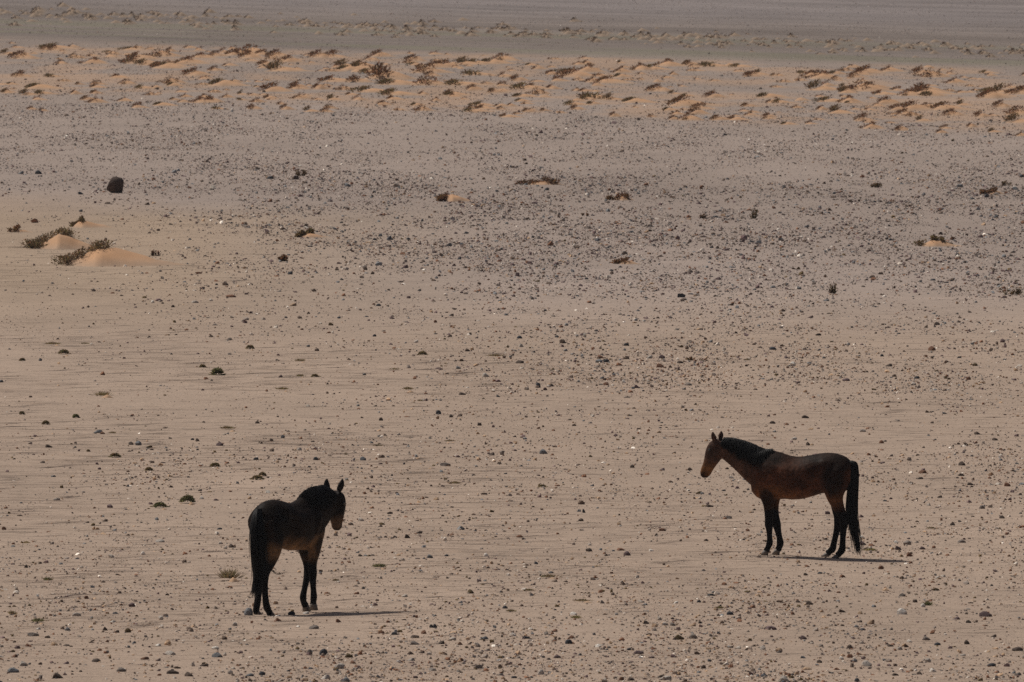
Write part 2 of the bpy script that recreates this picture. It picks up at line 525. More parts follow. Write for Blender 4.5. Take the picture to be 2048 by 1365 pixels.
lowres_m = [mound_mesh(.5, 1.0, .5, .34, 60 + k, 8, 5, (.345, .25, .175), (.27, .21, .165)) for k in range(4)]
lowres_s = [shrub_mesh(np.random.default_rng(300 + k), 46, (.5, 1.0, .5, .34), .13, 60 + k, .11, (.17, .118, .085), clump=4) for k in range(4)]
band_m = [mound_mesh(.6, 1.3, .9, .30, 70 + k, 9, 6) for k in range(4)]
band_s = [shrub_mesh(np.random.default_rng(400 + k), 70, (.6, 1.3, .9, .30), (.12, .2, .16, .25)[k], 70 + k, .09, BROWN, lo=-.8, hi=(-.2, .2, 0, -.4)[k], clump=4) for k in range(4)]
bm_, bs_ = [], []
while len(bm_) < 330:
    x_ = rs.uniform(-320, 2370)
    if rs.random() < .55: y_ = 84 + x_ / 2048 * 56 + rs.uniform(0, 1) * (36 + x_ / 2048 * 18)
    else: y_ = 144 + x_ / 2048 * 36 + rs.uniform(0, 1) * (56 + x_ / 2048 * 20)
    if vnoise(np.array([x_ / 70.]), np.array([y_ / 12.]), 79)[0] < .33: continue
    X_, Y_ = at(x_, y_); s_ = rs.uniform(6, 17) / float(ppm(y_)) / .6
    k = int(rs.integers(0, 4)); q_ = (k, float(X_), float(Y_), s_, rs.uniform(-.8, .8), rs.uniform(.6, 1.2))
    bm_.append(q_)
    if rs.random() < .85: bs_.append(q_)
joined(bm_, band_m, 'dune_drifts', M_orange, 'small orange sand drifts between the larger mounds of the dune band', 'structure')
joined(bs_, band_s, 'dune_scrub', M_leaf, 'small brown scrub clumps between the larger shrubs of the dune band', 'stuff')
specs_m, specs_s = [], []
for i in range(420):
    x_ = rs.uniform(-60, 2110)
    yc = 30 + 78 * x_ / 2048 - 6
    y_ = yc + rs.normal() * 8 + 3
    if y_ < -8: continue
    X_, Y_ = at(x_, y_)
    s_ = rs.uniform(6, 17) / float(ppm(y_)) / .6
    k = int(rs.integers(0, 4)); rz = rs.uniform(-.4, .4); sz = rs.uniform(.7, 1.1)
    specs_m.append((k, float(X_), float(Y_), s_, rz, sz))
    if rs.random() < .6: specs_s.append((k, float(X_), float(Y_), s_, rz, sz))
joined(specs_m, lowres_m, 'distant_dunes', M_orange, 'faint second line of small dunes far out on the plain', 'structure')
joined(specs_s, lowres_s, 'distant_shrubs', M_leaf, 'blurred brown scrub on the farthest line of dunes', 'stuff')

# mounds and shrubs standing singly on the plain: px, py(base), L1, L2, W, H (m), shrub height, leaves, label, tint
singles = [
    (118, 497, .70, 1.30, 1.5, .40, .20, 1500, 'large dark shrub draped over the left one of two orange mounds', OLIVE, -1.0, .42),
    (196, 531, .92, 2.5, 1.8, .48, .22, 1350, 'dark shrub on the front of the biggest orange mound at left', OLIVE, -.95, .25),
    (165, 455, .28, .90, .9, .20, .13, 700, 'small dark shrub on the mound behind the two large orange mounds', OLIVE, -1.0, .1),
    (36, 465, .22, .6, .4, .10, .14, 260, 'thin dry shrub on a small mound by the left edge', BROWN, -1.0, 0),
    (905, 403, .42, .62, .8, .22, .20, 600, 'dark brown shrub on a pointed orange mound on the gravel', BROWN, -1.05, -.1),
    (1090, 370, .65, .75, .5, .14, .14, 520, 'dark sprawling shrub along a long flat orange drift on the gravel', BROWN, -1.0, .45),
    (1245, 401, .36, .45, .4, .12, .15, 420, 'olive shrub pair on a small orange drift right of the long flat one', BROWN, -1.0, .4),
    (1992, 389, .36, .30, .4, .14, .18, 480, 'brown shrub on a small orange mound near the right edge', BROWN, -1.1, .0),
    (1868, 493, .42, .85, .55, .17, .16, 640, 'dark spiky shrub behind a flat orange mound at the right of the gravel', OLIVE, -1.0, .7),
    (618, 475, .40, .65, .5, .14, .16, 560, 'spiky olive shrub on a flat orange mound in the middle gravel', OLIVE, -1.0, .6),
    (1255, 529, .26, .42, .4, .12, .11, 320, 'small brown shrub on an isolated orange mound in the middle of the plain', BROWN, -1.05, .1),
]
LM = []
for i, (a, b, L1, L2, W, H, hs, n, lab, tint, lo, hi) in enumerate(singles):
    r_ = np.random.default_rng(900 + i)
    geo = (L1, L2, W, H); hs *= .72 if i > 1 else .95
    mo_ = put(link('sand_mound', mound_mesh(*geo, seed=20 + i, nx=36, ny=19)), a, b)
    mo_.scale = (1.25, 1.25, 1.12) if i > 1 else (1.02, 1.15, 1.04)
    tag(mo_, 'orange sand mound holding the ' + lab.split(' on ')[0].split(' draped')[0].split(' along')[0].split(' behind')[0], kind='structure')
    root = bpy.data.objects.new('desert_shrub', None); col.objects.link(root); put(root, a, b)
    kw = dict(lo=lo, hi=hi, clump=15 if n > 1000 else 5)
    link('foliage', shrub_mesh(np.random.default_rng(900 + i), n, geo, hs, 20 + i, .05, tint, **kw), root)
    link('twigs', twig_mesh(np.random.default_rng(900 + i), max(60, n // 8), geo, hs, 20 + i, **kw), root)
    tag(root, lab, 'shrub', 'shrubs standing singly on the gravel plain')
    LM.append((lab, a, b))
# shrubs without a mound of their own: px, py, width m, height m, leaves
bare = [(605, 353, .34, .17, 260, 'wispy dark shrub lying flat on the far gravel'),
        (572, 524, .36, .14, 420, 'dark flat shrub without a mound in the middle gravel'),
        (1515, 438, .26, .24, 170, 'dry upright twiggy shrub on the right gravel'),
        (1405, 438, .13, .12, 90, 'small dark shrub left of the dry upright twiggy one'),
        (1665, 588, .15, .22, 110, 'tall thin dry twiggy plant on the right gravel'),
        (1170, 433, .18, .07, 90, 'tiny green shrub low on the middle gravel'),
        (2022, 590, .34, .13, 240, 'brown brittle shrub heap near the right edge'),
        (312, 513, .20, .12, 120, 'small dark shrub at the tail of the biggest orange mound'),
        (1745, 376, .36, .13, 300, 'dark grey scrubby shrub on the crest of the gravel'),
        (1390, 722, .36, .05, 110, 'dry grey plant stem lying flat on the stony rise'),
        (2010, 372, .28, .12, 160, 'brown shrub on the gravel crest close to the right edge')]
for i, (a, b, w, h, n, lab) in enumerate(bare):
    r_ = np.random.default_rng(1200 + i)
    geo = (w * .72, w * .72, w * .5, .02); n = int(n * .55); h *= .85
    root = bpy.data.objects.new('desert_shrub', None); col.objects.link(root); put(root, a, b)
    kw = dict(lo=-.7, hi=.7, clump=4)
    link('foliage', shrub_mesh(np.random.default_rng(1200 + i), n, geo, h, 50 + i, .045, BROWN if i % 2 else OLIVE, **kw), root)
    link('twigs', twig_mesh(np.random.default_rng(1200 + i), 40, geo, h, 50 + i, **kw), root)
    tag(root, lab, 'shrub', 'shrubs standing singly on the gravel plain')
    LM.append((lab, a, b))


# green tufts and their little drifts
def tuft_mesh(r_, n, w, h, tint, flat):
    P = np.stack([r_.normal(size=n) * w * .22, r_.normal(size=n) * w * .22, np.zeros(n)], 1)
    D = np.stack([P[:, 0] / w * 3 + r_.normal(size=n) * .35, P[:, 1] / w * 3 + r_.normal(size=n) * .35, np.full(n, .4 if flat else 1.1)], 1)
    ln = h * r_.uniform(.6, 1.25, n)
    if flat:
        P[:, 2] = np.sqrt(np.clip(1 - (P[:, 0] ** 2 + P[:, 1] ** 2) / (w * .5) ** 2, 0, 1)) * h * r_.uniform(.3, .9, n); ln = h * .55 * r_.uniform(.6, 1.3, n)
    Vv, Ft, C = leaf_quads(P, D, ln, max(.005, h * .035) if not flat else .016, r_, tint)
    return mesh_np('grass_tuft', Vv, Ft, False, C, M_leaf)


GREEN = (.165, .15, .07); OLV = (.22, .165, .085); YEL = (.26, .215, .085)
tufts = [(435, 752, 22, 16, 'c', 'round dark green cushion plant on the bare rippled sand', 0), (375, 1010, 26, 15, 'c', 'dense green cushion plant left of the horse seen from behind', 1),
         (320, 1019, 28, 10, 'c', 'flat green plant just left of the dense green cushion', 1), (457, 1164, 36, 28, 'g', 'spiky grass tuft with long blades beside the tail of the dark horse', 1),
         (758, 1138, 30, 10, 'g', 'low green grass tuft right of the horse seen from behind', 1), (76, 1248, 28, 10, 'g', 'green grass tuft beside a white stone near the lower left corner', 1),
         (95, 1163, 20, 9, 'g', 'small green grass tuft above the lower left corner', 0), (25, 1231, 18, 10, 'g', 'small dry tuft at the left edge near the lower corner', 0),
         (128, 711, 22, 9, 'c', 'olive plant arched over a tiny sand heap at far left', 1), (106, 691, 30, 7, 'g', '', 1), (405, 738, 12, 7, 'c', '', 0), (45, 724, 10, 6, 'c', '', 0),
         (205, 795, 34, 12, 'g', 'thin grass along the top of a small pale drift', 2), (230, 918, 22, 8, 'c', '', 1), (430, 937, 20, 8, 'c', '', 1), (298, 945, 16, 7, 'c', '', 1),
         (455, 862, 36, 8, 'g', '', 1), (600, 725, 24, 7, 'g', '', 1), (630, 755, 16, 6, 'c', '', 0), (565, 783, 26, 7, 'g', '', 1), (600, 755, 18, 6, 'g', '', 1), (500, 700, 16, 8, 'c', '', 1),
         (845, 711, 18, 8, 'c', '', 0), (790, 742, 24, 4, 'g', '', 0), (990, 714, 36, 6, 'g', '', 0), (910, 970, 26, 6, 'g', '', 0), (755, 894, 22, 4, 'g', '', 0), (515, 962, 26, 8, 'c', 'olive plant on a small drift behind the horse seen from behind', 1),
         (525, 955, 14, 8, 'c', '', 0), (1097, 1158, 34, 8, 'g', 'olive plants topping a flat orange drift between the two horses', 2), (1165, 1206, 38, 6, 'g', 'sparse dry plant on an orange drift in front of the flat one', 2),
         (1440, 1221, 20, 7, 'g', '', 1), (1152, 1239, 22, 7, 'g', 'yellow green plant beside a white stone in front of the orange drift', 0), (1058, 1184, 22, 5, 'g', '', 0), (1022, 1225, 18, 6, 'g', '', 0),
         (1855, 1214, 16, 12, 'g', 'green tuft behind the white block stone at lower right', 0), (1740, 1103, 24, 7, 'g', 'yellow green plant right of the tail of the side-on horse', 0), (1495, 1187, 14, 5, 'g', '', 0),
         (1085, 977, 16, 5, 'c', '', 1), (1400, 990, 14, 5, 'c', '', 0), (1862, 1060, 18, 5, 'g', '', 0), (152, 838, 12, 8, 'c', 'small round dark green plant on bare sand at left', 0), (44, 831, 9, 7, 'c', '', 0), (92, 852, 14, 8, 'c', '', 0),
         (170, 690, 20, 4, 'g', '', 0), (225, 868, 18, 4, 'g', '', 0), (815, 783, 22, 8, 'g', '', 2), (840, 805, 14, 4, 'g', '', 0), (900, 885, 24, 4, 'g', '', 1), (1495, 722, 10, 5, 'g', '', 0)]
for i, (a, b, w, h, ty, lab, drift) in enumerate(tufts):
    r_ = np.random.default_rng(2000 + i)
    s_ = float(ppm(b)); wm, hm = w * .78 / s_, h * .75 / s_
    tint = GREEN if ('green' in lab and 'yellow' not in lab) else YEL if 'yellow' in lab else OLV
    n = int(60 + w * 5) if ty == 'g' else int(220 + w * 14)
    o = put(link('grass_tuft' if ty == 'g' else 'cushion_plant', tuft_mesh(r_, n, wm, hm, tint, ty == 'c')), a, b, .005)
    if drift:
        geo = (wm * (.55 if drift == 1 else .8), wm * (.9 if drift == 1 else 1.1), wm * .7, hm * (.55 if drift == 1 else .9) + .03)
        mo_ = put(link('sand_mound', mound_mesh(*geo, seed=100 + i, nx=12, ny=7, col_a=(.54, .33, .19))), a + w * .25, b + 3)
        tag(mo_, 'small orange sand drift caught by a desert plant', kind='structure')
        o.location.z += hm * .18
    if lab: tag(o, lab, 'plant', 'green plants on the sand'); LM.append((lab, a, b))
    else: registry.append((o, 'grass tuft' if ty == 'g' else 'cushion plant', 'olive', a, b, 'plant', 'green plants on the sand', 'tuft'))

# ------------------------------------------------------------------ stones
def ico():
    p = (1 + 5 ** .5) / 2
    v = np.array([(-1, p, 0), (1, p, 0), (-1, -p, 0), (1, -p, 0), (0, -1, p), (0, 1, p), (0, -1, -p), (0, 1, -p), (p, 0, -1), (p, 0, 1), (-p, 0, -1), (-p, 0, 1)], float)
    v /= np.linalg.norm(v[0])
    f = np.array([(0, 11, 5), (0, 5, 1), (0, 1, 7), (0, 7, 10), (0, 10, 11), (1, 5, 9), (5, 11, 4), (11, 10, 2), (10, 7, 6), (7, 1, 8), (3, 9, 4), (3, 4, 2), (3, 2, 6), (3, 6, 8), (3, 8, 9), (4, 9, 5), (2, 4, 11), (6, 2, 10), (8, 6, 7), (9, 8, 1)])
    return v, f


IV, IF = ico()


def rock_mesh(r_, kind, sub=1):
    bm = bmesh.new()
    bmesh.ops.create_icosphere(bm, subdivisions=sub + 1, radius=1)
    planes = [(Vector(r_.normal(size=3)).normalized(), r_.uniform(.55, .85) if kind != 'boulder' else r_.uniform(.66, .86)) for _ in range(14 if kind == 'boulder' else 10 if kind != 'rounded' else 5)]
    off = r_.uniform(0, 50)
    for v in bm.verts:
        p = v.co.copy()
        for n, d in planes:
            e = p.dot(n) - d
            if e > 0: p -= n * e * (.95 if kind != 'rounded' else .6)
        v.co = p * (1 + .12 * (float(vnoise(np.array([p.x * 2 + off]), np.array([p.y * 2 + p.z * 1.3]), 3)[0]) - .5))
    if kind == 'rounded': bmesh.ops.smooth_vert(bm, verts=bm.verts, factor=.5, use_axis_x=True, use_axis_y=True, use_axis_z=True)
    me_ = bpy.data.meshes.new('stone'); bm.to_mesh(me_); bm.free()
    co = np.empty(len(me_.vertices) * 3); me_.vertices.foreach_get('co', co); co = co.reshape(-1, 3)
    co -= (co.max(0) + co.min(0)) / 2
    co /= (co.max(0) - co.min(0)) / 2
    me_.vertices.foreach_set('co', co.ravel()); me_.update()
    me_.materials.append(M_stone)
    return me_


KINDS3 = ['angular', 'flat', 'rounded', 'wedge shaped']
rocks = {k: [rock_mesh(np.random.default_rng(hash_), k) for hash_ in range(500 + 10 * i, 505 + 10 * i)] for i, k in enumerate(KINDS3)}
for me_ in rocks['wedge shaped']:
    for v in me_.vertices:
        v.co.z = v.co.z * (.55 + .45 * v.co.x)
    me_.update()
SC = {'d': ('dark brown', (.105, .078, .062)), 'k': ('blue black', (.062, .064, .07)), 'b': ('blue grey', (.165, .168, .172)), 'g': ('grey', (.22, .185, .16)),
      'l': ('pale grey', (.42, .37, .32)), 'w': ('whitish', (.72, .66, .58)), 'r': ('rust brown', (.18, .095, .06)), 't': ('tan', (.36, .25, .165)), 'p': ('purplish brown', (.13, .09, .088)), 'o': ('olive brown', (.115, .082, .042))}
stones = [(210, 1047, 11, 8, 'd'), (230, 1064, 10, 6, 'b'), (320, 1087, 18, 6, 'l'), (463, 1099, 12, 8, 'd'), (286, 1114, 10, 9, 'w'), (154, 1234, 19, 7, 'l'), (76, 1262, 12, 7, 'w'), (136, 1264, 11, 9, 'b'),
    (66, 1274, 24, 7, 'g'), (256, 1268, 13, 11, 'o'), (211, 1263, 10, 7, 'd'), (235, 1268, 8, 6, 'd'), (497, 1233, 17, 19, 'b'), (29, 1317, 15, 10, 'r'), (47, 1334, 18, 10, 'l'), (26, 1348, 24, 10, 'b'), (133, 1295, 13, 6, 'd'),
    (192, 1326, 18, 7, 'd'), (289, 1321, 18, 9, 'r'), (243, 1346, 20, 9, 'g'), (117, 1359, 22, 10, 'd'), (341, 1311, 20, 8, 'l'), (435, 1316, 22, 10, 'b'), (345, 1350, 25, 8, 'd'), (378, 1355, 18, 9, 'd'), (430, 1300, 16, 6, 'w'),
    (408, 1335, 18, 5, 'd'), (316, 1324, 12, 7, 'p'), (80, 1359, 12, 8, 'g'), (470, 1254, 10, 9, 'l'), (500, 1354, 16, 6, 'b'), (8, 1062, 9, 7, 'r'), (174, 1050, 8, 5, 'd'), (52, 1138, 8, 8, 'd'), (314, 1042, 8, 6, 'b'),
    (583, 1232, 15, 9, 'k'), (611, 1231, 13, 8, 'w'), (557, 1245, 11, 7, 'r'), (677, 1248, 11, 7, 'r'), (596, 1256, 10, 6, 'w'), (628, 1260, 20, 8, 'g'), (647, 1313, 16, 16, 'k'), (619, 1312, 12, 14, 'g'), (677, 1339, 27, 11, 'l'), (698, 1317, 17, 9, 'o'),
    (706, 1330, 12, 6, 'r'), (650, 1360, 21, 12, 'l'), (693, 1366, 14, 10, 'b'), (718, 1339, 8, 8, 'p'), (829, 1278, 18, 6, 'd'), (830, 1292, 18, 8, 'g'), (822, 1324, 17, 10, 'l'), (870, 1259, 8, 10, 'k'), (882, 1291, 14, 10, 'd'),
    (968, 1281, 18, 9, 'b'), (1027, 1275, 13, 8, 'w'), (765, 1309, 10, 6, 'd'), (843, 1308, 13, 7, 'd'), (921, 1325, 12, 7, 'r'), (865, 1344, 16, 6, 'l'), (957, 1340, 20, 8, 'g'), (1000, 1353, 14, 6, 'g'), (524, 1352, 12, 9, 'k'), (838, 1070, 16, 6, 'd'),
    (815, 1080, 11, 8, 'd'), (790, 1080, 9, 5, 'd'), (760, 1056, 10, 6, 'd'), (722, 1045, 12, 7, 'l'), (720, 1116, 10, 5, 'd'), (860, 1118, 12, 8, 'b'), (972, 1114, 10, 8, 'w'), (702, 1052, 10, 5, 'd'), (780, 1030, 12, 5, 'd'),
    (1110, 1266, 15, 10, 'r'), (1137, 1290, 15, 11, 'k'), (1093, 1272, 10, 7, 'g'), (1053, 1280, 17, 5, 'k'), (1144, 1280, 11, 7, 'r'), (1197, 1296, 13, 7, 'w'), (1258, 1303, 9, 6, 'k'), (1277, 1310, 20, 7, 'p'), (1297, 1272, 14, 6, 'd'),
    (1293, 1250, 13, 7, 'd'), (1330, 1253, 15, 7, 'l'), (1345, 1254, 12, 7, 'g'), (1360, 1281, 20, 11, 'o'), (1387, 1279, 17, 11, 'g'), (1385, 1255, 13, 8, 't'), (1400, 1249, 9, 6, 'd'), (1478, 1240, 14, 6, 'd'), (1537, 1261, 18, 6, 'd'),
    (1526, 1302, 13, 9, 'l'), (1461, 1298, 13, 6, 'd'), (1558, 1308, 12, 8, 'g'), (1407, 1339, 11, 9, 'd'), (1330, 1362, 26, 13, 'l'), (1243, 1363, 10, 9, 'r'), (1262, 1363, 14, 7, 'd'), (1115, 1318, 14, 7, 'p'), (1082, 1351, 14, 13, 'l'),
    (1205, 1210, 9, 7, 'g'), (1351, 1210, 11, 6, 'w'), (1147, 1232, 14, 6, 'w'), (1178, 1104, 14, 7, 'd'), (1255, 1113, 14, 11, 'p'), (1456, 1040, 18, 6, 'g'), (1168, 1028, 6, 10, 'k'), (1162, 1045, 10, 6, 'd'), (1325, 1064, 14, 6, 'r'), (1241, 1102, 16, 5, 'r'),
    (1804, 1230, 20, 13, 'w'), (1846, 1216, 9, 9, 'w'), (1721, 1230, 11, 6, 't'), (1741, 1250, 20, 11, 't'), (1718, 1246, 12, 6, 'd'), (1585, 1231, 9, 7, 'r'), (1971, 1235, 26, 11, 'p'), (1937, 1248, 11, 6, 'd'), (1733, 1335, 20, 12, 'l'),
    (1699, 1299, 11, 10, 'd'), (1780, 1295, 14, 6, 'd'), (1799, 1302, 10, 8, 'l'), (1856, 1327, 12, 9, 'l'), (1865, 1346, 14, 8, 'w'), (1934, 1291, 11, 11, 'd'), (1875, 1292, 13, 7, 'k'), (1983, 1335, 18, 8, 'k'), (2035, 1304, 22, 9, 'd'),
    (1987, 1276, 12, 7, 'd'), (1853, 1282, 16, 8, 'g'), (1607, 1281, 14, 8, 'p'), (1558, 1306, 14, 8, 't'), (1568, 1366, 20, 13, 'l'), (1714, 1365, 10, 9, 'k'), (1683, 1322, 10, 7, 'w'), (1614, 1342, 18, 5, 't'), (1790, 1354, 14, 5, 'd'),
    (2035, 1353, 16, 9, 'g'), (1925, 1314, 12, 6, 'l'), (1541, 1262, 24, 8, 'p'), (1762, 1140, 11, 9, 'r'), (1797, 1101, 12, 9, 'p'), (1815, 1092, 16, 9, 'g'), (1820, 1115, 14, 8, 'r'), (1805, 1195, 13, 7, 'g'), (1872, 1184, 14, 5, 'o'),
    (1724, 1080, 11, 8, 'w'), (1905, 1053, 10, 6, 'd'), (1923, 1087, 16, 6, 'g'), (1845, 1100, 12, 6, 'p'), (1640, 1150, 10, 5, 'k'), (1650, 1082, 12, 6, 'd'), (1792, 1088, 9, 5, 'w'), (1725, 1092, 14, 8, 'p'), (1612, 1152, 10, 5, 'd'),
    (662, 652, 10, 7, 'o'), (749, 674, 8, 6, 'k'), (832, 685, 9, 6, 'w'), (970, 756, 16, 9, 'l'), (877, 830, 11, 10, 'k'), (902, 837, 8, 7, 'd'), (959, 854, 10, 7, 'd'), (762, 844, 8, 8, 'd'), (598, 902, 11, 8, 'l'), (632, 923, 11, 8, 'k'),
    (726, 924, 12, 8, 'b'), (890, 933, 22, 7, 'g'), (984, 913, 15, 10, 'd'), (925, 792, 14, 6, 'd'), (750, 815, 9, 5, 'd'), (562, 758, 8, 7, 'p'), (575, 865, 10, 5, 'd'), (543, 885, 8, 6, 'd'), (625, 886, 9, 5, 'd'), (1029, 875, 8, 5, 'd'),
    (1253, 693, 11, 7, 'k'), (1114, 676, 8, 5, 'k'), (1043, 696, 10, 7, 'l'), (1200, 718, 13, 7, 'r'), (1198, 727, 14, 7, 'b'), (1213, 726, 12, 8, 'k'), (1076, 777, 10, 12, 'k'), (1248, 767, 8, 6, 'w'), (1320, 736, 15, 8, 'r'), (1274, 778, 10, 7, 'p'),
    (1212, 772, 11, 6, 'r'), (1087, 910, 16, 10, 'b'), (1265, 938, 10, 8, 'd'), (1348, 909, 9, 6, 'd'), (1325, 943, 14, 7, 'p'), (1380, 942, 10, 6, 'd'), (1298, 718, 12, 9, 'l'), (1324, 718, 12, 8, 'p'), (1040, 728, 16, 6, 'd'), (1360, 728, 14, 6, 'd'),
    (1546, 701, 15, 8, 'k'), (1777, 734, 14, 8, 'd'), (1764, 714, 7, 6, 'k'), (1950, 733, 10, 6, 'o'), (1937, 761, 10, 8, 'r'), (1585, 733, 12, 9, 'w'), (1692, 763, 15, 6, 'p'), (1610, 838, 16, 6, 'd'), (1587, 881, 16, 6, 'l'), (1763, 888, 10, 8, 'r'),
    (1924, 933, 14, 9, 'd'), (1845, 948, 16, 7, 'r'), (1617, 892, 10, 7, 'd'), (1545, 848, 12, 6, 'd'), (1637, 672, 12, 5, 'd'), (1990, 882, 12, 5, 'd'), (1725, 865, 14, 5, 'g'), (2015, 975, 12, 9, 'r'), (1940, 972, 14, 5, 'd'),
    (77, 349, 14, 10, 'k'), (42, 349, 12, 8, 'b'), (540, 359, 14, 7, 'k'), (695, 374, 13, 8, 'b'), (1920, 375, 12, 7, 'b'), (2030, 380, 12, 7, 'b'), (390, 607, 14, 5, 'l'), (462, 596, 20, 6, 'r'), (757, 613, 10, 6, 'k'), (585, 613, 16, 9, 't'),
    (305, 607, 7, 6, 'w'), (422, 603, 8, 5, 'w'), (346, 616, 7, 6, 'd'), (625, 275, 0, 0, 'k'), (195, 868, 20, 9, 'b'), (205, 871, 10, 5, 'r'), (277, 893, 12, 9, 'b'), (262, 892, 10, 7, 'd'), (440, 893, 15, 8, 'p'), (395, 885, 8, 6, 'd'),
    (98, 897, 14, 7, 'd'), (60, 890, 9, 6, 'd'), (85, 928, 10, 6, 'd'), (106, 956, 11, 6, 'b'), (113, 1003, 14, 9, 'l'), (199, 941, 7, 5, 'p'), (177, 907, 8, 6, 'o'), (385, 883, 7, 5, 'k'), (515, 849, 9, 6, 'd'), (404, 1000, 9, 6, 'w'),
    (220, 1019, 12, 7, 'p'), (1420, 1017, 14, 6, 'd'), (1585, 1015, 10, 6, 'l'), (1655, 1030, 10, 7, 'p'), (1880, 998, 12, 8, 'd'), (1838, 960, 14, 6, 'd')]
stones = [s for s in stones if s[2] > 0]
MARK = {(497, 1233): 'upright blue grey stone at the hind hooves of the dark horse', (1804, 1230): 'big whitish block stone at lower right of the plain',
        (1360, 1281): 'square olive brown stone in the front of the plain', (647, 1313): 'round blue black stone in the front of the plain', (1137, 1290): 'humped blue black stone left of the olive brown block',
        (1546, 701): 'smooth oval blue black stone on the stony rise', (877, 830): 'lone blue black stone on the sand between the horses', (1971, 1235): 'wide purplish brown rubble stone near the right edge',
        (583, 1232): 'blue black stone between the legs of the dark horse', (1076, 777): 'upright blue black stone beside an orange patch at the foot of the stony rise',
        (195, 868): 'long blue grey slab on the sand at left', (984, 913): 'chunky dark brown stone between the two horses', (26, 1348): 'long blue grey stone in the lower left corner',
        (77, 349): 'blue black stone left of the round boulder on the far gravel', (1330, 1362): 'wide pale grey stone cut by the bottom edge', (113, 1003): 'pale grey stone on the rippled sand at left',
        (1741, 1250): 'pinkish tan stone in front of the big whitish block', (1777, 734): 'chunky dark brown stone on the right of the stony rise'}
seen = {(s[0], s[1]) for s in stones}
rs = np.random.default_rng(11)
keys = ['d', 'd', 'd', 'g', 'r', 'p', 'b', 'l', 'k', 't', 'w', 'o']
while len(stones) < 296:                                     # the next largest ones, mostly at the front
    x_ = rs.uniform(5, 2043); y_ = rs.uniform(640, 1362) if rs.random() < .4 else rs.uniform(1180, 1364)
    if min((abs(s[0] - x_) + 1.6 * abs(s[1] - y_)) for s in stones) < 22: continue
    if rs.random() * 80 > table(D_Y, D_X, D_V, np.array([x_]), np.array([y_]))[0]: continue
    w_ = rs.uniform(9, 15)
    stones.append((int(x_), int(y_), w_, w_ * rs.uniform(.4, .7), keys[int(rs.integers(0, len(keys)))]))


def add_stone(x_, y_, w_, h_, c_):
    s_ = float(ppm(y_))
    ratio = h_ / w_
    kd = 'flat' if ratio < .42 else 'rounded' if (ratio > .78 or c_ == 'k') else ('wedge shaped' if rs.random() < .35 else 'angular')
    o = link('stone', rocks[kd][int(rs.integers(0, 5))])
    c = np.array(SC[c_][1]) * rs.uniform(.95, 1.4)
    o.color = (*[float(v) for v in c], 1)
    W_, H_ = w_ / s_, h_ / s_
    X_, Y_ = at(x_, y_)
    o.scale = (W_ * .52, W_ * .5 * rs.uniform(.7, 1.1), H_ * (.86 if kd != 'rounded' else .72))
    o.location = (float(X_), float(Y_), gzf(X_, Y_) + H_ * .12)
    o.rotation_euler = (rs.uniform(-.15, .15), rs.uniform(-.22, .22), rs.uniform(-.5, .5))
    lab = MARK.get((x_, y_))
    if lab: tag(o, lab, 'stone', 'stones lying on the desert floor'); LM.append((lab, x_, y_))
    else: registry.append((o, 'stone', SC[c_][0] + ' ' + kd, x_, y_, 'stone', 'stones lying on the desert floor', 'stone'))


for s in stones: add_stone(*s)

# dark round boulder on the far gravel
bm_ = rock_mesh(np.random.default_rng(47), 'boulder', 2)
bm_.materials.clear(); bm_.materials.append(M_boulder)
bo = put(link('boulder', bm_), 230, 387, .195, .6, (.25, .24, .25))
bo.rotation_euler = (.08, .16, .6)
tag(bo, 'large round dark brown boulder alone on the far gravel', 'boulder')
LM.append(('large round dark boulder', 230, 370))


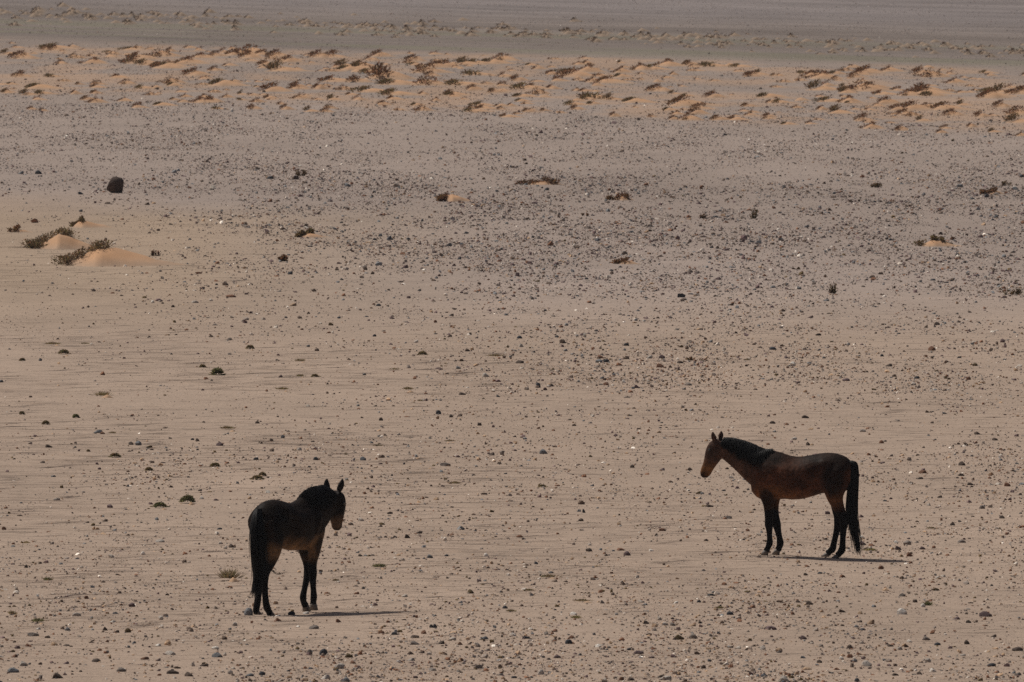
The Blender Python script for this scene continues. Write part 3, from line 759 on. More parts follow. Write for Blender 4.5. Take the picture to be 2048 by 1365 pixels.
# the countless small stones and gravel: one object of real pieces
def gravel(n_try, size_fn, mult, tris, seed, name, label):
    r_ = np.random.default_rng(seed)
    n_try = int(n_try * .87)
    x_ = r_.uniform(-270, 2320, n_try); y_ = r_.uniform(-16 if tris == 3 else 92, 1440, n_try)
    dens = table(D_Y, D_X, D_V, x_, y_)
    X_, Y_ = at(x_, y_)
    nz = vnoise(X_ / 2.6, Y_ / 15, 50) * .35 + vnoise(X_ / 1.1, Y_ / 6, 51) * .4 + vnoise(X_ / .4, Y_ / 2.2, 52) * .25
    if mult == 0: dens = dens * 0 + 1
    keep = r_.random(n_try) < dens * (mult or .24) * (np.interp(y_, [0, 80, 100, 230, 420, 560], [3.0, 3.0, 1.8, 2.3, 1.6, 1.0]) if tris == 3 else 1.0) * np.clip((nz - .26) * 3.1, .18, 2.4)
    uu = Y_ + 2.14 * X_
    if tris != 3: keep &= uu < 712
    else: keep &= (uu < 712) | (r_.random(n_try) < .8)
    x_, y_, X_, Y_ = x_[keep], y_[keep], X_[keep], Y_[keep]
    n = len(x_)
    w = size_fn(r_, n, x_, y_) / ppm(y_)                     # metres across
    if tris == 20: bv, bf = IV, IF[IV[IF].mean(1)[:, 2] > -.5]      # the buried underside is left open
    else:
        bv = np.array([(1, 0, -.3), (-.5, .87, -.3), (-.5, -.87, -.3), (.1, .1, 1)], float)
        bf = np.array([(0, 1, 3), (1, 2, 3), (2, 0, 3)])
    k = len(bv)
    v = bv[None] * r_.uniform(.55, 1.32, (n, k, 1))
    ax = np.stack([w * .5 * r_.uniform(.85, 1.25, n), w * .5 * r_.uniform(.7, 1.2, n), w * .5 * r_.uniform(.5, 1.15, n)], 1)
    v = v * ax[:, None, :]
    tl = r_.normal(size=(n, 1)) * .3
    v = np.stack([v[..., 0] * np.cos(tl) - v[..., 2] * np.sin(tl), v[..., 1], v[..., 0] * np.sin(tl) + v[..., 2] * np.cos(tl)], -1)
    a = r_.uniform(0, 6.283, (n, 1))
    v = np.stack([v[..., 0] * np.cos(a) - v[..., 1] * np.sin(a), v[..., 0] * np.sin(a) + v[..., 1] * np.cos(a), v[..., 2]], -1)
    v[..., 0] += X_[:, None]; v[..., 1] += Y_[:, None]; v[..., 2] += (gz(X_, Y_) + ax[:, 2] * r_.uniform(-.25, .4, n))[:, None]
    pal = np.array([SC[q][1] for q in 'dgrpblktwo'])
    pr_near = np.array([.18, .19, .14, .10, .06, .12, .05, .15, .018, .05]); pr_far = np.array([.20, .20, .09, .20, .12, .05, .06, .06, .02, .01])
    near = np.clip((y_ - 560) / 200, 0, 1)
    q = np.where(r_.random(n) < near, r_.choice(10, n, p=pr_near / pr_near.sum()), r_.choice(10, n, p=pr_far / pr_far.sum()))
    c = pal[q] * r_.uniform(1.05, 2.1, (n, 1)) * [1.02, 1.0, .97]
    if mult == 0: c = c * .35 + sa * .65 * r_.uniform(.75, 1.3, (n, 1))
    f = bf[None] + (np.arange(n) * k)[:, None, None]
    me_ = mesh_np(name, v.reshape(-1, 3), f.reshape(-1, 3), False, np.repeat(c, k, 0), M_gravel)
    print(name, n, len(bf) * n)
    return tag(link(name, me_), label, kind='stuff')


def size_big(r_, n, x_, y_):
    base = np.interp(y_, [95, 200, 330, 400, 560, 760, 1000, 1200, 1365], [2.4, 3.0, 3.4, 4.2, 4.3, 4.2, 4.3, 4.6, 5.2])
    return np.clip(base * np.exp(r_.normal(size=n) * .40), 2.0, 14)


def size_small(r_, n, x_, y_):
    base = np.interp(y_, [0, 95, 330, 560, 1365], [1.7, 2.1, 2.8, 3.0, 2.8])
    return np.clip(base * np.exp(r_.normal(size=n) * .3), 1.3, 5)


gravel(int(270e3), size_big, .0052, 20, 71, 'loose_stones', 'countless small dark and pale stones strewn over the desert plain')
gravel(int(800e3), size_small, .0034, 3, 72, 'gravel', 'fine grit and pebbles scattered between the stones')


def size_grit(r_, n, x_, y_): return np.clip(1.7 * np.exp(r_.normal(size=n) * .3), 1.0, 3.2)


gravel(int(560e3), size_grit, .0, 3, 73, 'grit', 'coarse sand grains and tiny chips all over the plain')

# low wind ripples with a steep lee side: a crest, a short steep face and a long gentle back
def ripples():
    r_ = np.random.default_rng(81)
    n = 54000
    x_ = r_.uniform(-270, 2320, n); y_ = r_.uniform(430, 1460, n)
    m = table(R_Y, R_X, R_V, x_, y_)
    X_, Y_ = at(x_, y_)
    keep = r_.random(n) < m * np.clip((vnoise(X_ / 2.5, Y_ / 12, 83) - .2) * 2.2, .1, 1.3) * .62
    x_, y_, X_, Y_ = x_[keep], y_[keep], X_[keep], Y_[keep]; n = len(x_); m = m[keep]
    k = 8
    t = np.linspace(-1, 1, k)
    half = r_.uniform(8, 62, n) / ppm(y_)
    hgt = r_.uniform(.25, .95, n) * (.6 + .4 * m) / ppm(y_)
    tx = X_[:, None] + t * half[:, None]
    ty = Y_[:, None] + r_.normal(size=(n, 1)) * .05 * t * half[:, None] + .8 * (vnoise(tx * 1.6, np.repeat(Y_[:, None], k, 1), 84) - .5)
    env = np.clip(1 - t ** 2, 0, 1) * np.clip(.35 + 1.1 * vnoise(tx * 4, ty * 3, 85), .15, 1.3)
    h = hgt[:, None] * env
    base = gz(tx, ty)
    front = np.stack([tx, ty - h * 1.6 - .004, gz(tx, ty - h * 1.6) - .004], -1)
    crest = np.stack([tx, ty, base + h], -1)
    b1 = ty + .10 + h * 6; back = np.stack([tx, b1, gz(tx, b1) - .004], -1)
    V = np.stack([front, crest, back], 2).reshape(-1, 3)
    i = np.arange(n)[:, None, None] * (k * 3); j = np.arange(k - 1)[None, :, None] * 3; q = np.arange(2)[None, None, :]
    b0 = i + j + q
    F = np.stack([b0, b0 + 3, b0 + 4, b0 + 1], -1).reshape(-1, 4)
    px_, py_ = pix(V[:, 0], V[:, 1])
    C = table(C_Y, C_X, C_V, px_, py_)
    me_ = mesh_np('sand_ripples', V, F, False, C, M_orange)
    return tag(link('sand_ripples', me_), 'low wind ripples in the bare sand', kind='stuff')


ripples()

# ------------------------------------------------------------------ horses
def catmull(P, m):
    P = np.asarray(P, float); out = []
    Q = np.vstack([2 * P[0] - P[1], P, 2 * P[-1] - P[-2]])
    for i in range(1, len(Q) - 2):
        for t in np.linspace(0, 1, m, endpoint=False):
            a, b, c, d = Q[i - 1], Q[i], Q[i + 1], Q[i + 2]
            out.append(.5 * ((2 * b) + (c - a) * t + (2 * a - 5 * b + 4 * c - d) * t * t + (3 * b - a - 3 * c + d) * t ** 3))
    out.append(P[-1])
    return np.array(out)


def loft(rings, bm):
    """rings: list of (n,3) arrays -> closed tube in bm."""
    vs = [[bm.verts.new(tuple(p)) for p in r] for r in rings]
    n = len(vs[0])
    for a, b in zip(vs[:-1], vs[1:]):
        for i in range(n):
            bm.faces.new((a[i], a[(i + 1) % n], b[(i + 1) % n], b[i]))
    bm.faces.new(list(reversed(vs[0]))); bm.faces.new(vs[-1])


def ring(C, U, Vv, n=20, top=0.0, ex=2.15):
    t = np.linspace(0, 2 * np.pi, n, endpoint=False)
    cu, sv = np.cos(t), np.sin(t)
    u_ = np.sign(cu) * np.abs(cu) ** (2 / ex); v_ = np.sign(sv) * np.abs(sv) ** (2 / ex)
    v_ = v_ * (1 - top * np.clip(u_, 0, 1) ** 2)
    return C + u_[:, None] * U + v_[:, None] * Vv


def spine_rings(pts, hint, m=4, n=18, top=0.0):
    """pts rows: x y z half_u half_v; hint roughly the u direction."""
    Q = catmull(pts, m)
    P = Q[:, :3]; T = np.gradient(P, axis=0); T /= np.linalg.norm(T, axis=1, keepdims=True)
    hint = np.broadcast_to(np.asarray(hint, float), P.shape)
    Vd = np.cross(T, hint); Vd /= np.linalg.norm(Vd, axis=1, keepdims=True)
    Ud = np.cross(Vd, T)
    frames = [(P[i], Ud[i], Vd[i], max(Q[i, 3], .004), max(Q[i, 4], .004)) for i in range(len(P))]
    return [ring(c, ud * a, vd * b, n, top) for (c, ud, vd, a, b) in frames], frames


def from_img(zx, zy, ox=1000., oy=1175., k=610.):
    return (ox - zx) / k, (oy - zy) / k


TORSO = [(600, 440, 640, .12, .2), (650, 345, 690, .185, .45), (720, 288, 708, .22, .62), (800, 294, 704, .238, .55), (880, 318, 698, .262, .38), (960, 338, 702, .278, .28), (1040, 337, 694, .285, .22),
         (1120, 322, 672, .278, .2), (1200, 309, 648, .265, .22), (1280, 306, 645, .262, .25), (1350, 319, 640, .248, .28), (1410, 345, 620, .21, .3), (1452, 388, 560, .12, .3)]


def build_horse(name, label, pose, loc, rz, scale):
    bm = bmesh.new()
    rows = []
    sx = pose.get('short', 1.0)
    for (zx, t, b, hw, tp) in TORSO:
        x, zt = from_img(zx, t); _, zb = from_img(zx, b)
        rows.append((x * sx, zt, zb, hw * (.94 if sx < 1 else 1), tp))
    rows = catmull(rows, 3)
    loft([ring(np.array([x, 0, (zt + zb) / 2]), np.array([0, 0, (zt - zb) / 2]), np.array([0, hw, 0]), 26, tp) for (x, zt, zb, hw, tp) in rows], bm)
    nr_, nframes = spine_rings(pose['neck'], pose['neck_up'], 5, 20, .35)
    loft(nr_, bm)
    hr, hframes = spine_rings(pose['head'], pose['face'], 4, 18, .15)
    loft(hr, bm)
    for ear in pose['ears']:
        er, _ = spine_rings(ear, pose['face'], 3, 10)
        loft(er, bm)
    for leg in pose['legs']:
        lr, _ = spine_rings(leg, (1, 0, 0), 3, 14)
        loft(lr, bm)
    bmesh.ops.recalc_face_normals(bm, faces=bm.faces)
    raw = bpy.data.meshes.new('raw'); bm.to_mesh(raw); bm.free()
    tmp = bpy.data.objects.new('raw', raw); col.objects.link(tmp)
    md = tmp.modifiers.new('r', 'REMESH'); md.mode = 'VOXEL'; md.voxel_size = .0125
    ms = tmp.modifiers.new('s', 'SMOOTH'); ms.factor = .5; ms.iterations = 4
    dg = bpy.context.evaluated_depsgraph_get()
    body = bpy.data.meshes.new_from_object(tmp.evaluated_get(dg))
    bpy.data.objects.remove(tmp); bpy.data.meshes.remove(raw)
    body.name = 'horse_body'
    n = len(body.vertices)
    co = np.empty(n * 3); body.vertices.foreach_get('co', co); co = co.reshape(-1, 3)
    # bones and muscles of a lean horse: hip, hollow flank, shoulder blade, faint ribs
    xx, zz = co[:, 0] / sx, co[:, 2]
    sd = np.sign(co[:, 1]) * np.clip(np.abs(co[:, 1]) / .08, 0, 1)

    def blob(cx, cz, rx, rz_): return np.exp(-((xx - cx) / rx) ** 2 - ((zz - cz) / rz_) ** 2)
    dsp = .026 * blob(-.37, 1.30, .06, .055) - .034 * blob(-.29, 1.12, .09, .12) + .020 * blob(-.62, 1.16, .08, .10) - .016 * blob(-.52, 1.24, .05, .06)
    sh_ = (xx - .40) * .87 + (zz - 1.20) * -.5
    dsp += .020 * np.exp(-(sh_ / .045) ** 2) * np.clip(1 - np.abs(zz - 1.13) / .28, 0, 1) * (np.abs(xx - .45) < .25) - .020 * blob(.26, 1.05, .05, .18)
    rib = np.clip(1 - ((xx - .02) / .24) ** 2, 0, 1) * np.clip(1 - ((zz - 1.06) / .19) ** 2, 0, 1)
    dsp += .0012 * rib * np.sin((xx + .25 * (zz - 1.0)) * 2 * np.pi / .075) - .012 * blob(.1, 1.30, .25, .05)
    co[:, 1] += sd * dsp * (zz > .72)
    body.vertices.foreach_set('co', co.ravel()); body.update()
    # coat: bay body with a sooty back, black legs below the knee, tan belly and muzzle; the dark horse's belly also has sand bounce light painted in
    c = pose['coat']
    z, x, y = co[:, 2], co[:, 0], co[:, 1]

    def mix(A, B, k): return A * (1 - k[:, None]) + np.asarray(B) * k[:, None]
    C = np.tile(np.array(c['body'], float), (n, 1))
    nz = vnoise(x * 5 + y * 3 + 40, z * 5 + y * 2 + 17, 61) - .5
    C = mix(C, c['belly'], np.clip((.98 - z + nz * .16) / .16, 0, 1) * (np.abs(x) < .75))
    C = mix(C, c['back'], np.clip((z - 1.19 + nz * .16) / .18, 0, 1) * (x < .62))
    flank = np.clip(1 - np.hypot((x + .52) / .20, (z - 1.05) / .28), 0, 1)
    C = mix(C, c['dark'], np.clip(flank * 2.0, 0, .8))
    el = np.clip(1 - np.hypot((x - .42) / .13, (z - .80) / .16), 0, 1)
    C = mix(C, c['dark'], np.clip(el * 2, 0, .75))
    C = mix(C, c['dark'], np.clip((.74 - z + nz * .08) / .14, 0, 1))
    H = np.array([f[0] for f in hframes]); ha = H[0]; hb = H[-1]
    t = ((co - ha) @ (hb - ha)) / ((hb - ha) @ (hb - ha))
    dist = np.linalg.norm(co - (ha + np.clip(t, 0, 1.2)[:, None] * (hb - ha)), axis=1)
    ishead = np.clip((.19 - dist) / .04, 0, 1) * np.clip((t + .15) / .15, 0, 1)
    hcol = mix(np.tile(np.array(c['head'], float), (n, 1)), c['muzzle'], np.clip((t - .52) / .25, 0, 1))
    hcol = mix(hcol, c['dark'], np.clip((t - .86) / .1, 0, 1) * .8)
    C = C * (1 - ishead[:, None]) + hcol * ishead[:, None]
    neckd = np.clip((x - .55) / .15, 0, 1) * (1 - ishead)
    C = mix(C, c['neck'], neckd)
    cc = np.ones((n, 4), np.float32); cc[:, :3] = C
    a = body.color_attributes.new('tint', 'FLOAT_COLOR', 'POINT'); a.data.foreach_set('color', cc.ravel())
    body.polygons.foreach_set('use_smooth', np.ones(len(body.polygons), bool))
    ho = link(name, body, None, M_coat); ho['label'] = label
    ho.location = loc; ho.rotation_euler = (0, 0, rz); ho.scale = (scale,) * 3
    # hooves
    for i, leg in enumerate(pose['legs']):
        L_ = np.array(leg[-1]); g = pose['ground'][i]
        hb_ = bmesh.new()
        dxs = pose['toe'][i]
        rr = []
        for (k, ra, rb) in ((0, .040, .038), (.35, .046, .044), (1.0, .058, .050)):
            zc = L_[2] + .012 + (g - L_[2] - .012) * k
            rr.append(ring(np.array([L_[0] + dxs * k, L_[1], zc]), np.array([ra, 0, 0]), np.array([0, rb, 0]), 14))
        loft(rr, hb_); bmesh.ops.recalc_face_normals(hb_, faces=hb_.faces)
        hm = bpy.data.meshes.new('hoof'); hb_.to_mesh(hm); hb_.free()
        hm.polygons.foreach_set('use_smooth', np.ones(len(hm.polygons), bool))
        link('hoof', hm, ho, M_hoof)
    # eyes
    fr = hframes[max(1, int(len(hframes) * .27))]
    for sgn in (-1, 1):
        eb = bmesh.new(); bmesh.ops.create_uvsphere(eb, u_segments=10, v_segments=7, radius=.021)
        em = bpy.data.meshes.new('eye'); eb.to_mesh(em); eb.free()
        eo = link('eye', em, ho, M_eye)
        eo.location = tuple(fr[0] + fr[1] * fr[3] * .48 + fr[2] * sgn * fr[4] * .84)
    return ho, nframes, hframes


def strand_mesh(name, paths, rad, tints):
    """paths (n,k,3): tapered three-sided hairs."""
    paths = np.asarray(paths); n, k, _ = paths.shape
    T = np.gradient(paths, axis=1); T /= np.linalg.norm(T, axis=2, keepdims=True) + 1e-9
    A = np.cross(T, np.array([.3, .9, .2])); A /= np.linalg.norm(A, axis=2, keepdims=True) + 1e-9
    B = np.cross(T, A)
    tp = np.linspace(1, .12, k)[None, :, None] * rad
    vs = np.stack([paths + (A * math.cos(q) + B * math.sin(q)) * tp for q in (0, 2.094, 4.189)], 2).reshape(-1, 3)
    i = np.arange(n)[:, None, None, None] * (k * 3); j = np.arange(k - 1)[None, :, None, None] * 3; s = np.arange(3)[None, None, :, None]
    s2 = (s + 1) % 3
    f = np.concatenate([i + j + s, i + j + s2, i + j + 3 + s2, i + j + 3 + s], -1).reshape(-1, 4)
    return vs, f, np.repeat(tints, k * 3, 0)


def hair_tints(r_, n, lo=.004, hi=.016):
    g = r_.uniform(lo, hi, (n, 1)); return np.hstack([g, g * .86, g * .8])


def make_mane(ho, frames, r_, sides, n=620, crest=(0, 1), ln=(.9, 1.75), scruff=.016):
    paths = []
    m = len(frames)
    for _ in range(n):
        s = r_.uniform(*crest) ** .9 * (m - 1)
        sd = sides[int(r_.integers(0, len(sides)))]
        ph = r_.uniform(*ln) * (1 - .25 * abs(s / (m - 1) - .5)) * (.45 + .55 * min(1, s / (m - 1) * 4 + r_.uniform(0, .35))); k = 7
        drift = r_.normal() * .6 - r_.uniform(.3, 2.0)
        pth = []
        lift = r_.uniform(.0, 1) ** 2 * scruff * (1 + 1.5 * max(0, .5 - s / (m - 1)))
        for q in np.linspace(0, 1, k):
            si = np.clip(s + drift * q, -2.5, m - 1.001); i = max(int(si), 0); f = si - i
            C = frames[i][0] * (1 - f) + frames[i + 1][0] * f; U = frames[i][1]; Vd = frames[i][2]
            a = frames[i][3] * (1 - f) + frames[i + 1][3] * f; b = frames[i][4] * (1 - f) + frames[i + 1][4] * f
            phi = q * ph
            wv = 1 - .35 * max(math.cos(phi), 0) ** 2
            pth.append(C + U * math.cos(phi) * (a + lift * (1 - q) + .002) + Vd * sd * math.sin(phi) * (b * max(wv, .8) + .014 + lift * q) + r_.normal(size=3) * .002)
        paths.append(pth)
    v, f, c = strand_mesh('mane', paths, .0062, hair_tints(r_, len(paths)))
    link('mane', mesh_np('mane', v, f, True, c), ho, M_hair)


def make_tail(ho, line, width, r_, n=420, wisps=()):
    L_ = catmull(line, 3); Wd = catmull(np.array(width)[:, None], 3)[:, 0]
    k = len(L_); paths = []
    for _ in range(n):
        a = r_.uniform(0, 6.283); rad = math.sqrt(r_.uniform(0, 1)); off = np.array([math.cos(a) * rad, math.sin(a) * rad * .8, 0])
        end = r_.uniform(.45, .97)
        w = r_.normal(size=3) * .008
        idx = np.linspace(0, (k - 1) * end, 13); i0 = np.minimum(idx.astype(int), k - 2); fr = (idx - i0)[:, None]
        P = L_[i0] * (1 - fr) + L_[i0 + 1] * fr; W_ = (Wd[i0] * (1 - fr[:, 0]) + Wd[i0 + 1] * fr[:, 0])[:, None]
        paths.append(P + off * W_ + w * np.linspace(0, 3, 13)[:, None])
    for wv in wisps:
        W_ = catmull(wv, 6); idx = np.linspace(0, len(W_) - 1, 13).astype(int); paths.append(W_[idx])
    v, f, c = strand_mesh('tail', paths, .0095, hair_tints(r_, len(paths), .003, .011))
    link('tail', mesh_np('tail', v, f, True, c), ho, M_hair)


def IM(rows, y):
    """rows: zx, zy, fore-aft radius, side radius in the enlarged photograph of the side-on horse."""
    out = []
    for i, (zx, zy, a, b, *yy) in enumerate(rows):
        x, z = from_img(zx, zy)
        out.append((x, yy[0] if yy else y, z, a, b))
    return out


# --- the horse standing side-on
legsA = [
    IM([(738, 560, .15, .07), (745, 650, .12, .075), (752, 730, .076, .062), (756, 800, .060, .054), (757, 870, .054, .050), (757, 912, .056, .052), (760, 955, .043, .043), (763, 1015, .036, .036), (764, 1062, .044, .041), (748, 1105, .037, .037), (733, 1133, .047, .044)], .115),
    IM([(760, 560, .15, .07), (768, 650, .12, .075), (772, 730, .074, .062), (776, 800, .058, .054), (788, 870, .055, .050), (796, 912, .058, .052), (806, 960, .046, .043), (820, 1020, .040, .036), (827, 1070, .048, .041), (818, 1108, .040, .037), (804, 1130, .048, .044)], -.105),
    IM([(1325, 480, .19, .10), (1318, 600, .155, .11), (1326, 690, .103, .085), (1360, 775, .070, .060), (1389, 840, .060, .052), (1398, 880, .062, .048), (1393, 945, .046, .041), (1388, 1025, .039, .037), (1386, 1082, .042, .039), (1378, 1122, .047, .042), (1354, 1150, .039, .038), (1343, 1165, .047, .045)], .125),
    IM([(1312, 480, .19, .10), (1300, 600, .135, .11), (1303, 690, .090, .085), (1309, 775, .070, .060), (1321, 840, .060, .052), (1324, 880, .062, .048), (1312, 950, .046, .041), (1294, 1025, .039, .037), (1282, 1078, .042, .039), (1272, 1116, .047, .042), (1244, 1142, .039, .038), (1230, 1158, .047, .045)], -.115)]


def I3(zx, zy, y): return (*((lambda p: (p[0], y, p[1]))(from_img(zx, zy))),)


neckA = [(*I3(690, 455, 0), .275, .17), (*I3(630, 420, 0), .25, .15), (*I3(560, 372, 0), .225, .12), (*I3(490, 330, 0), .20, .102), (*I3(425, 298, 0), .172, .09), (*I3(368, 272, .005), .142, .082), (*I3(325, 250, .01), .105, .076)]
headA = [(*I3(318, 215, .01), .07, .07), (*I3(298, 262, .015), .118, .092), (*I3(276, 320, .02), .125, .098), (*I3(256, 368, .025), .108, .082), (*I3(235, 415, .03), .088, .064), (*I3(212, 462, .03), .080, .060), (*I3(203, 497, .03), .072, .054), (*I3(206, 524, .03), .035, .034)]
earsA = [[(*I3(288, 215, .058), .03, .024), (*I3(279, 182, .066), .038, .03), (*I3(273, 158, .068), .03, .022), (*I3(271, 134, .064), .009, .009)],
         [(*I3(322, 205, -.045), .03, .024), (*I3(325, 174, -.055), .038, .03), (*I3(328, 152, -.058), .03, .022), (*I3(329, 130, -.054), .009, .009)]]
coatA = dict(body=(.060, .0235, .0125), belly=(.125, .052, .021), back=(.022, .0135, .010), dark=(.006, .0042, .0036), head=(.075, .040, .028), muzzle=(.19, .088, .034), neck=(.070, .037, .025))
poseA = dict(legs=[[(a, b, c, d * 1.07, e * 1.05) for (a, b, c, d, e) in q] for q in legsA], neck=neckA, neck_up=(-.45, 0, 1), head=headA, face=(1, 0, .4), ears=earsA, coat=coatA, ground=[0, 0.012, -.03, -.018], toe=[.03, .03, .045, .045])
hx, hy = (float(v) for v in at(1598, 1115))
horseA, nfA, hfA = build_horse('horse', 'bay horse standing side-on facing left with black mane and legs', poseA, (hx, hy, gzf(hx, hy)), R(168), 1.0 / .985)
tag(horseA, cat='horse')
r_ = np.random.default_rng(31)
make_mane(horseA, nfA, r_, [-1, -1, -1, -1, 1], 2200, (.0, 1), (.8, 1.9), .012)
make_tail(horseA, [I3(1432, 374, 0), I3(1468, 395, .02), I3(1474, 480, .03), I3(1464, 620, .04), I3(1456, 760, .04), I3(1464, 880, .04), I3(1488, 1000, .04), I3(1508, 1110, .04), I3(1520, 1170, .04)],
          [.034, .048, .055, .06, .061, .054, .036, .015, .004], r_, 520,
          [np.array([I3(1440, 700, .08), I3(1442, 880, .09), I3(1455, 1030, .09), I3(1467, 1160, .09)]), np.array([I3(1444, 720, .08), I3(1448, 900, .08), I3(1460, 1010, .08), I3(1466, 1100, .09)])])


v_, f_, c_ = [], [], []
tuft_paths = []
for _ in range(260):
    zx0 = 662 + 105 * r_.random() ** 1.7; x0, z0 = from_img(zx0, 286 - .03 * (zx0 - 668) + r_.normal() * 2)
    sd_ = -1 if r_.random() < .25 else 1
    L0 = r_.uniform(.04, .22) * (1 - .65 * (zx0 - 662) / 105); q = np.linspace(0, 1, 6)
    tuft_paths.append(np.stack([x0 - .05 * q * r_.uniform(-.4, 1.6), sd_ * (.012 + .15 * np.sin(q * 1.5) * (L0 / .2)), z0 + .012 * np.sin(q * 3.1) - L0 * q ** 1.5], 1))
v_, f_, c_ = strand_mesh('mane', tuft_paths, .006, hair_tints(r_, len(tuft_paths)))
link('withers_hair', mesh_np('withers_hair', v_, f_, True, c_), horseA, M_hair)


# --- the horse seen from behind: image column (of its enlarged photograph) + side -> local
def F2(ix, zy, r, k=663.):
    f = ((ix - 580.) / k - .839 * r) / .545
    return (f, -r, (1245. - zy) / k)


def LEG2(rows, r):
    return [(*F2(ix, zy, rr if rr is not None else r), a, b) for (ix, zy, a, b, rr) in rows]


legsB = [
    LEG2([(700, 560, .14, .07, -.10), (695, 660, .12, .075, -.11), (698, 750, .08, .064, -.11), (716, 830, .06, .053, -.11), (724, 885, .054, .05, -.105), (724, 925, .055, .052, -.105), (714, 975, .042, .042, -.10), (696, 1060, .036, .036, -.10), (684, 1125, .044, .041, -.10), (690, 1170, .037, .037, -.10), (704, 1198, .046, .044, -.10)], -.10),
    LEG2([(795, 560, .14, .07, .11), (785, 660, .12, .075, .11), (778, 750, .08, .064, .11), (765, 830, .06, .053, .10), (764, 885, .054, .05, .10), (766, 925, .055, .052, .10), (766, 980, .042, .042, .10), (771, 1060, .036, .036, .10), (774, 1120, .044, .041, .10), (770, 1160, .037, .037, .10), (770, 1180, .046, .044, .10)], .10),
    LEG2([(352, 490, .15, .08, -.09), (345, 620, .15, .10, -.11), (345, 720, .12, .085, -.12), (345, 810, .085, .062, -.12), (340, 870, .066, .053, -.12), (338, 910, .06, .047, -.12), (334, 980, .045, .04, -.12), (326, 1070, .039, .037, -.12), (318, 1130, .043, .04, -.12), (310, 1175, .045, .041, -.12), (304, 1208, .039, .038, -.12), (308, 1224, .046, .044, -.12)], -.12),
    LEG2([(430, 480, .19, .10, .10), (440, 620, .17, .115, .13), (440, 720, .13, .088, .13), (416, 810, .088, .063, .13), (390, 870, .067, .053, .13), (380, 915, .06, .047, .13), (378, 980, .045, .04, .13), (382, 1070, .039, .037, .13), (388, 1135, .043, .04, .13), (397, 1180, .046, .042, .13), (412, 1212, .039, .038, .13), (420, 1226, .046, .044, .13)], .13)]


def P2(f, r, z, a, b): return (f, -r, z, a, b)


neckB = [P2(.42, 0, 1.17, .29, .17), P2(.52, 0, 1.225, .285, .15), P2(.62, .005, 1.27, .268, .128), P2(.72, .01, 1.315, .235, .112), P2(.81, .015, 1.355, .20, .10), P2(.875, .02, 1.39, .155, .092), P2(.925, .025, 1.425, .105, .082)]
headB = [P2(.945, .03, 1.46, .078, .085), P2(.972, .028, 1.40, .126, .102), P2(.995, .025, 1.315, .132, .104), P2(1.015, .02, 1.235, .114, .09), P2(1.03, .012, 1.155, .094, .074), P2(1.04, .008, 1.08, .074, .062), P2(1.045, .005, 1.03, .066, .056), P2(1.043, .005, .99, .033, .033)]
earsB = [[P2(.935, -.05, 1.49, .034, .034), P2(.93, -.068, 1.545, .042, .038), P2(.935, -.076, 1.595, .033, .028), P2(.94, -.074, 1.648, .008, .008)],
         [P2(.96, .088, 1.49, .034, .034), P2(.965, .115, 1.545, .042, .038), P2(.975, .128, 1.595, .033, .028), P2(.98, .132, 1.648, .008, .008)]]
coatB = dict(body=(.016, .0095, .0065), belly=(.16, .092, .046), back=(.013, .0085, .0065), dark=(.0055, .004, .0035), head=(.010, .0065, .005), muzzle=(.13, .08, .048), neck=(.013, .009, .008))  # belly tan is partly bounce light off the sand, painted into the coat
gB = [0, .022, 0, -.005]
poseB = dict(legs=[[(a, b, c, d * 1.05, e * 1.03) for (a, b, c, d, e) in q] for q in legsB], neck=neckB, neck_up=(-.45, 0, 1), head=headB, face=(.85, -.5, .1), ears=earsB, coat=coatB, ground=gB, toe=[.03, .015, .03, .035], short=.93)
hx, hy = (float(v) for v in at(580, 1229))
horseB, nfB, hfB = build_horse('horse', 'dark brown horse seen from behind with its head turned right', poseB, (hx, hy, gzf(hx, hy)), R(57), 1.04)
tag(horseB, cat='horse')
for o_ in (horseA, horseB): o_['group'] = 'horses on the desert plain'
r_ = np.random.default_rng(32)
make_mane(horseB, nfB, r_, [-1, 1], 1900, (.0, .95), (.5, 1.7), .034)
make_tail(horseB, [F2(330, 372, .02), F2(322, 420, .05), F2(318, 520, .09), F2(322, 640, .11), F2(332, 760, .12), F2(340, 860, .12), F2(330, 950, .12), F2(300, 1040, .10), F2(280, 1085, .09)],
          [.04, .06, .078, .09, .092, .085, .06, .025, .006], r_, 560,
          [np.array([F2(380, 840, .14), F2(430, 862, .18), F2(490, 905, .2), F2(570, 885, .2)]), np.array([F2(385, 850, .14), F2(440, 880, .18), F2(480, 910, .2), F2(545, 905, .2)]),
           np.array([F2(300, 900, .1), F2(285, 980, .1), F2(280, 1050, .1), F2(278, 1100, .1)])])
LM.append(('bay horse standing side-on', 1600, 1110)); LM.append(('dark horse seen from behind', 580, 1228))

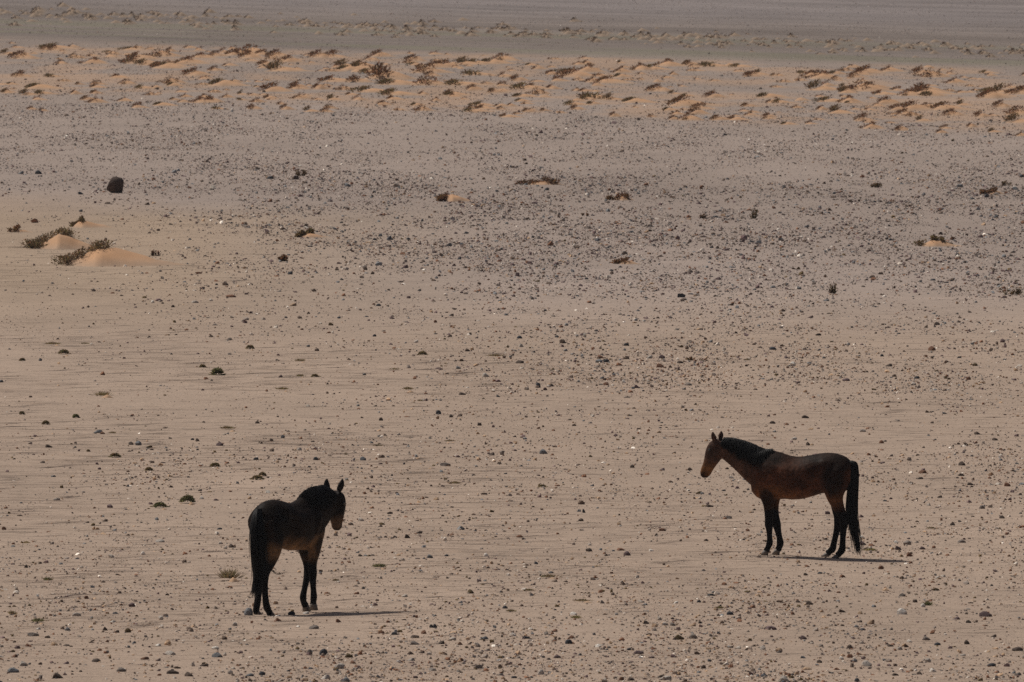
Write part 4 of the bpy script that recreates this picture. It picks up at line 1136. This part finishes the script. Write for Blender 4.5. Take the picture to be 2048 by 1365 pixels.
# ------------------------------------------------------------------ labels: each small thing is named after the nearest thing one can find
ORD = ['nearest', 'second', 'third', 'fourth', 'fifth', 'sixth', 'seventh', 'eighth', 'ninth', 'tenth', 'eleventh', 'twelfth', 'thirteenth', 'fourteenth', 'fifteenth', 'sixteenth', 'seventeenth', 'eighteenth']
SHORT = []
for lab, a, b in LM:
    SHORT.append((' '.join(lab.split()[:9]) if len(lab.split()) > 9 else lab, a, b))
KEEP = {'upright blue grey stone at the hind hooves of the dark horse': 'the upright stone at the dark horse\'s hooves', 'big whitish block stone at lower right of the plain': 'the big whitish block stone',
        'square olive brown stone in the front of the plain': 'the square olive brown stone', 'round blue black stone in the front of the plain': 'the round blue black stone',
        'smooth oval blue black stone on the stony rise': 'the smooth oval blue black stone', 'wide purplish brown rubble stone near the right edge': 'the wide purplish rubble stone',
        'long blue grey slab on the sand at left': 'the long blue grey slab', 'long blue grey stone in the lower left corner': 'the long lower left corner stone',
        'upright blue black stone beside an orange patch at the foot of the stony rise': 'the upright blue black stone', 'chunky dark brown stone between the two horses': 'the chunky stone between the horses',
        'large round dark boulder': 'the round dark boulder', 'bay horse standing side-on': 'the side-on bay horse', 'dark horse seen from behind': 'the horse seen from behind',
        'round dark green cushion plant on the bare rippled sand': 'the round dark green cushion plant', 'spiky grass tuft with long blades beside the tail of the dark horse': 'the spiky long grass tuft',
        'low green grass tuft right of the horse seen from behind': 'the low green tuft', 'olive plants topping a flat orange drift between the two horses': 'the flat orange drift between the horses',
        'wide pale grey stone cut by the bottom edge': 'the wide pale stone at the bottom edge', 'dark flat shrub without a mound in the middle gravel': 'the dark flat shrub without a mound',
        'tall thin dry twiggy plant on the right gravel': 'the tall thin dry plant', 'brown brittle shrub heap near the right edge': 'the brittle shrub heap near the right edge',
        'chunky dark brown stone on the right of the stony rise': 'the chunky stone on the stony rise', 'pale grey stone on the rippled sand at left': 'the pale stone on rippled sand',
        'dense green cushion plant left of the horse seen from behind': 'the dense green cushion plant', 'thin grass along the top of a small pale drift': 'the small pale drift with thin grass',
        'small brown shrub on an isolated orange mound in the middle of the plain': 'the isolated mid-plain orange mound', 'dark shrub on the front of the biggest orange mound at left': 'the biggest orange mound',
        'dark grey scrubby shrub on the crest of the gravel': 'the dark grey scrubby shrub', 'lone blue black stone on the sand between the horses': 'the lone blue black stone',
        'green grass tuft beside a white stone near the lower left corner': 'the green tuft near the lower left corner', 'humped blue black stone left of the olive brown block': 'the humped blue black stone'}
LMS = [(KEEP[l], a, b) for (l, a, b) in LM if l in KEEP]
DK = {'tallest dark shrub clump on the biggest mound of the dune band': 'the tallest dune band clump', 'low brown shrub on a wide orange drift near the left edge of the dune band': 'the wide drift at the left edge',
      'slanting brown shrub on a broad orange mound left of the tallest clump': 'the slanting shrub on a broad mound', 'brown shrub on the first mound after the middle of the near dune row': 'the first mound after the middle',
      'long flat dark shrub across an orange drift in the near dune row': 'the long flat dark shrub', 'big dark shrub cut by the right edge of the dune band': 'the big shrub at the right edge',
      'long dark shrub streak on sand left of the right edge clumps': 'the long dark shrub streak', 'lone dark shrub on a small drift in front of the dune band': 'the lone shrub in front',
      'lone brown shrub with an orange tail in front of the left dunes': 'the lone shrub with orange tail', 'dark shrub on a high orange mound in the right of the near dune row': 'the shrub on a high mound',
      'dark shrub on a wide orange drift right of the middle of the dune band': 'the wide drift right of middle'}
LMD = [(DK[l], a, b) for (l, a, b) in LM + LM_DUNE if l in DK]
buckets = {}
for it in registry:
    o, noun, look, a, b, cat, grp, row = it
    pool = LMD if noun == 'shrub' else LMS
    l, la, lb = min(pool, key=lambda q: (q[1] - a) ** 2 + (1.6 * (q[2] - b)) ** 2)
    dx, dy = a - la, b - lb
    if row == 'far': d = 'left of' if dx < 0 else 'right of'
    elif abs(dx) > 1.2 * abs(dy): d = 'left of' if dx < 0 else 'right of'
    else: d = 'in front of' if dy > 0 else 'behind'
    buckets.setdefault((row, noun, look, l, d), []).append((dx * dx + dy * dy * 2.5, o, cat, grp))
for (row, noun, look, l, d), lst in buckets.items():
    lst.sort(key=lambda q: q[0])
    for i, (_, o, cat, grp) in enumerate(lst):
        nm = noun if row != 'far' else 'far-row shrub'
        if len(lst) == 1: lab = f'{look} {nm} {d} {l}'
        else: lab = f'{look} {nm}, {ORD[min(i, len(ORD) - 1)]} {d} {l}'
        tag(o, lab, cat, grp)
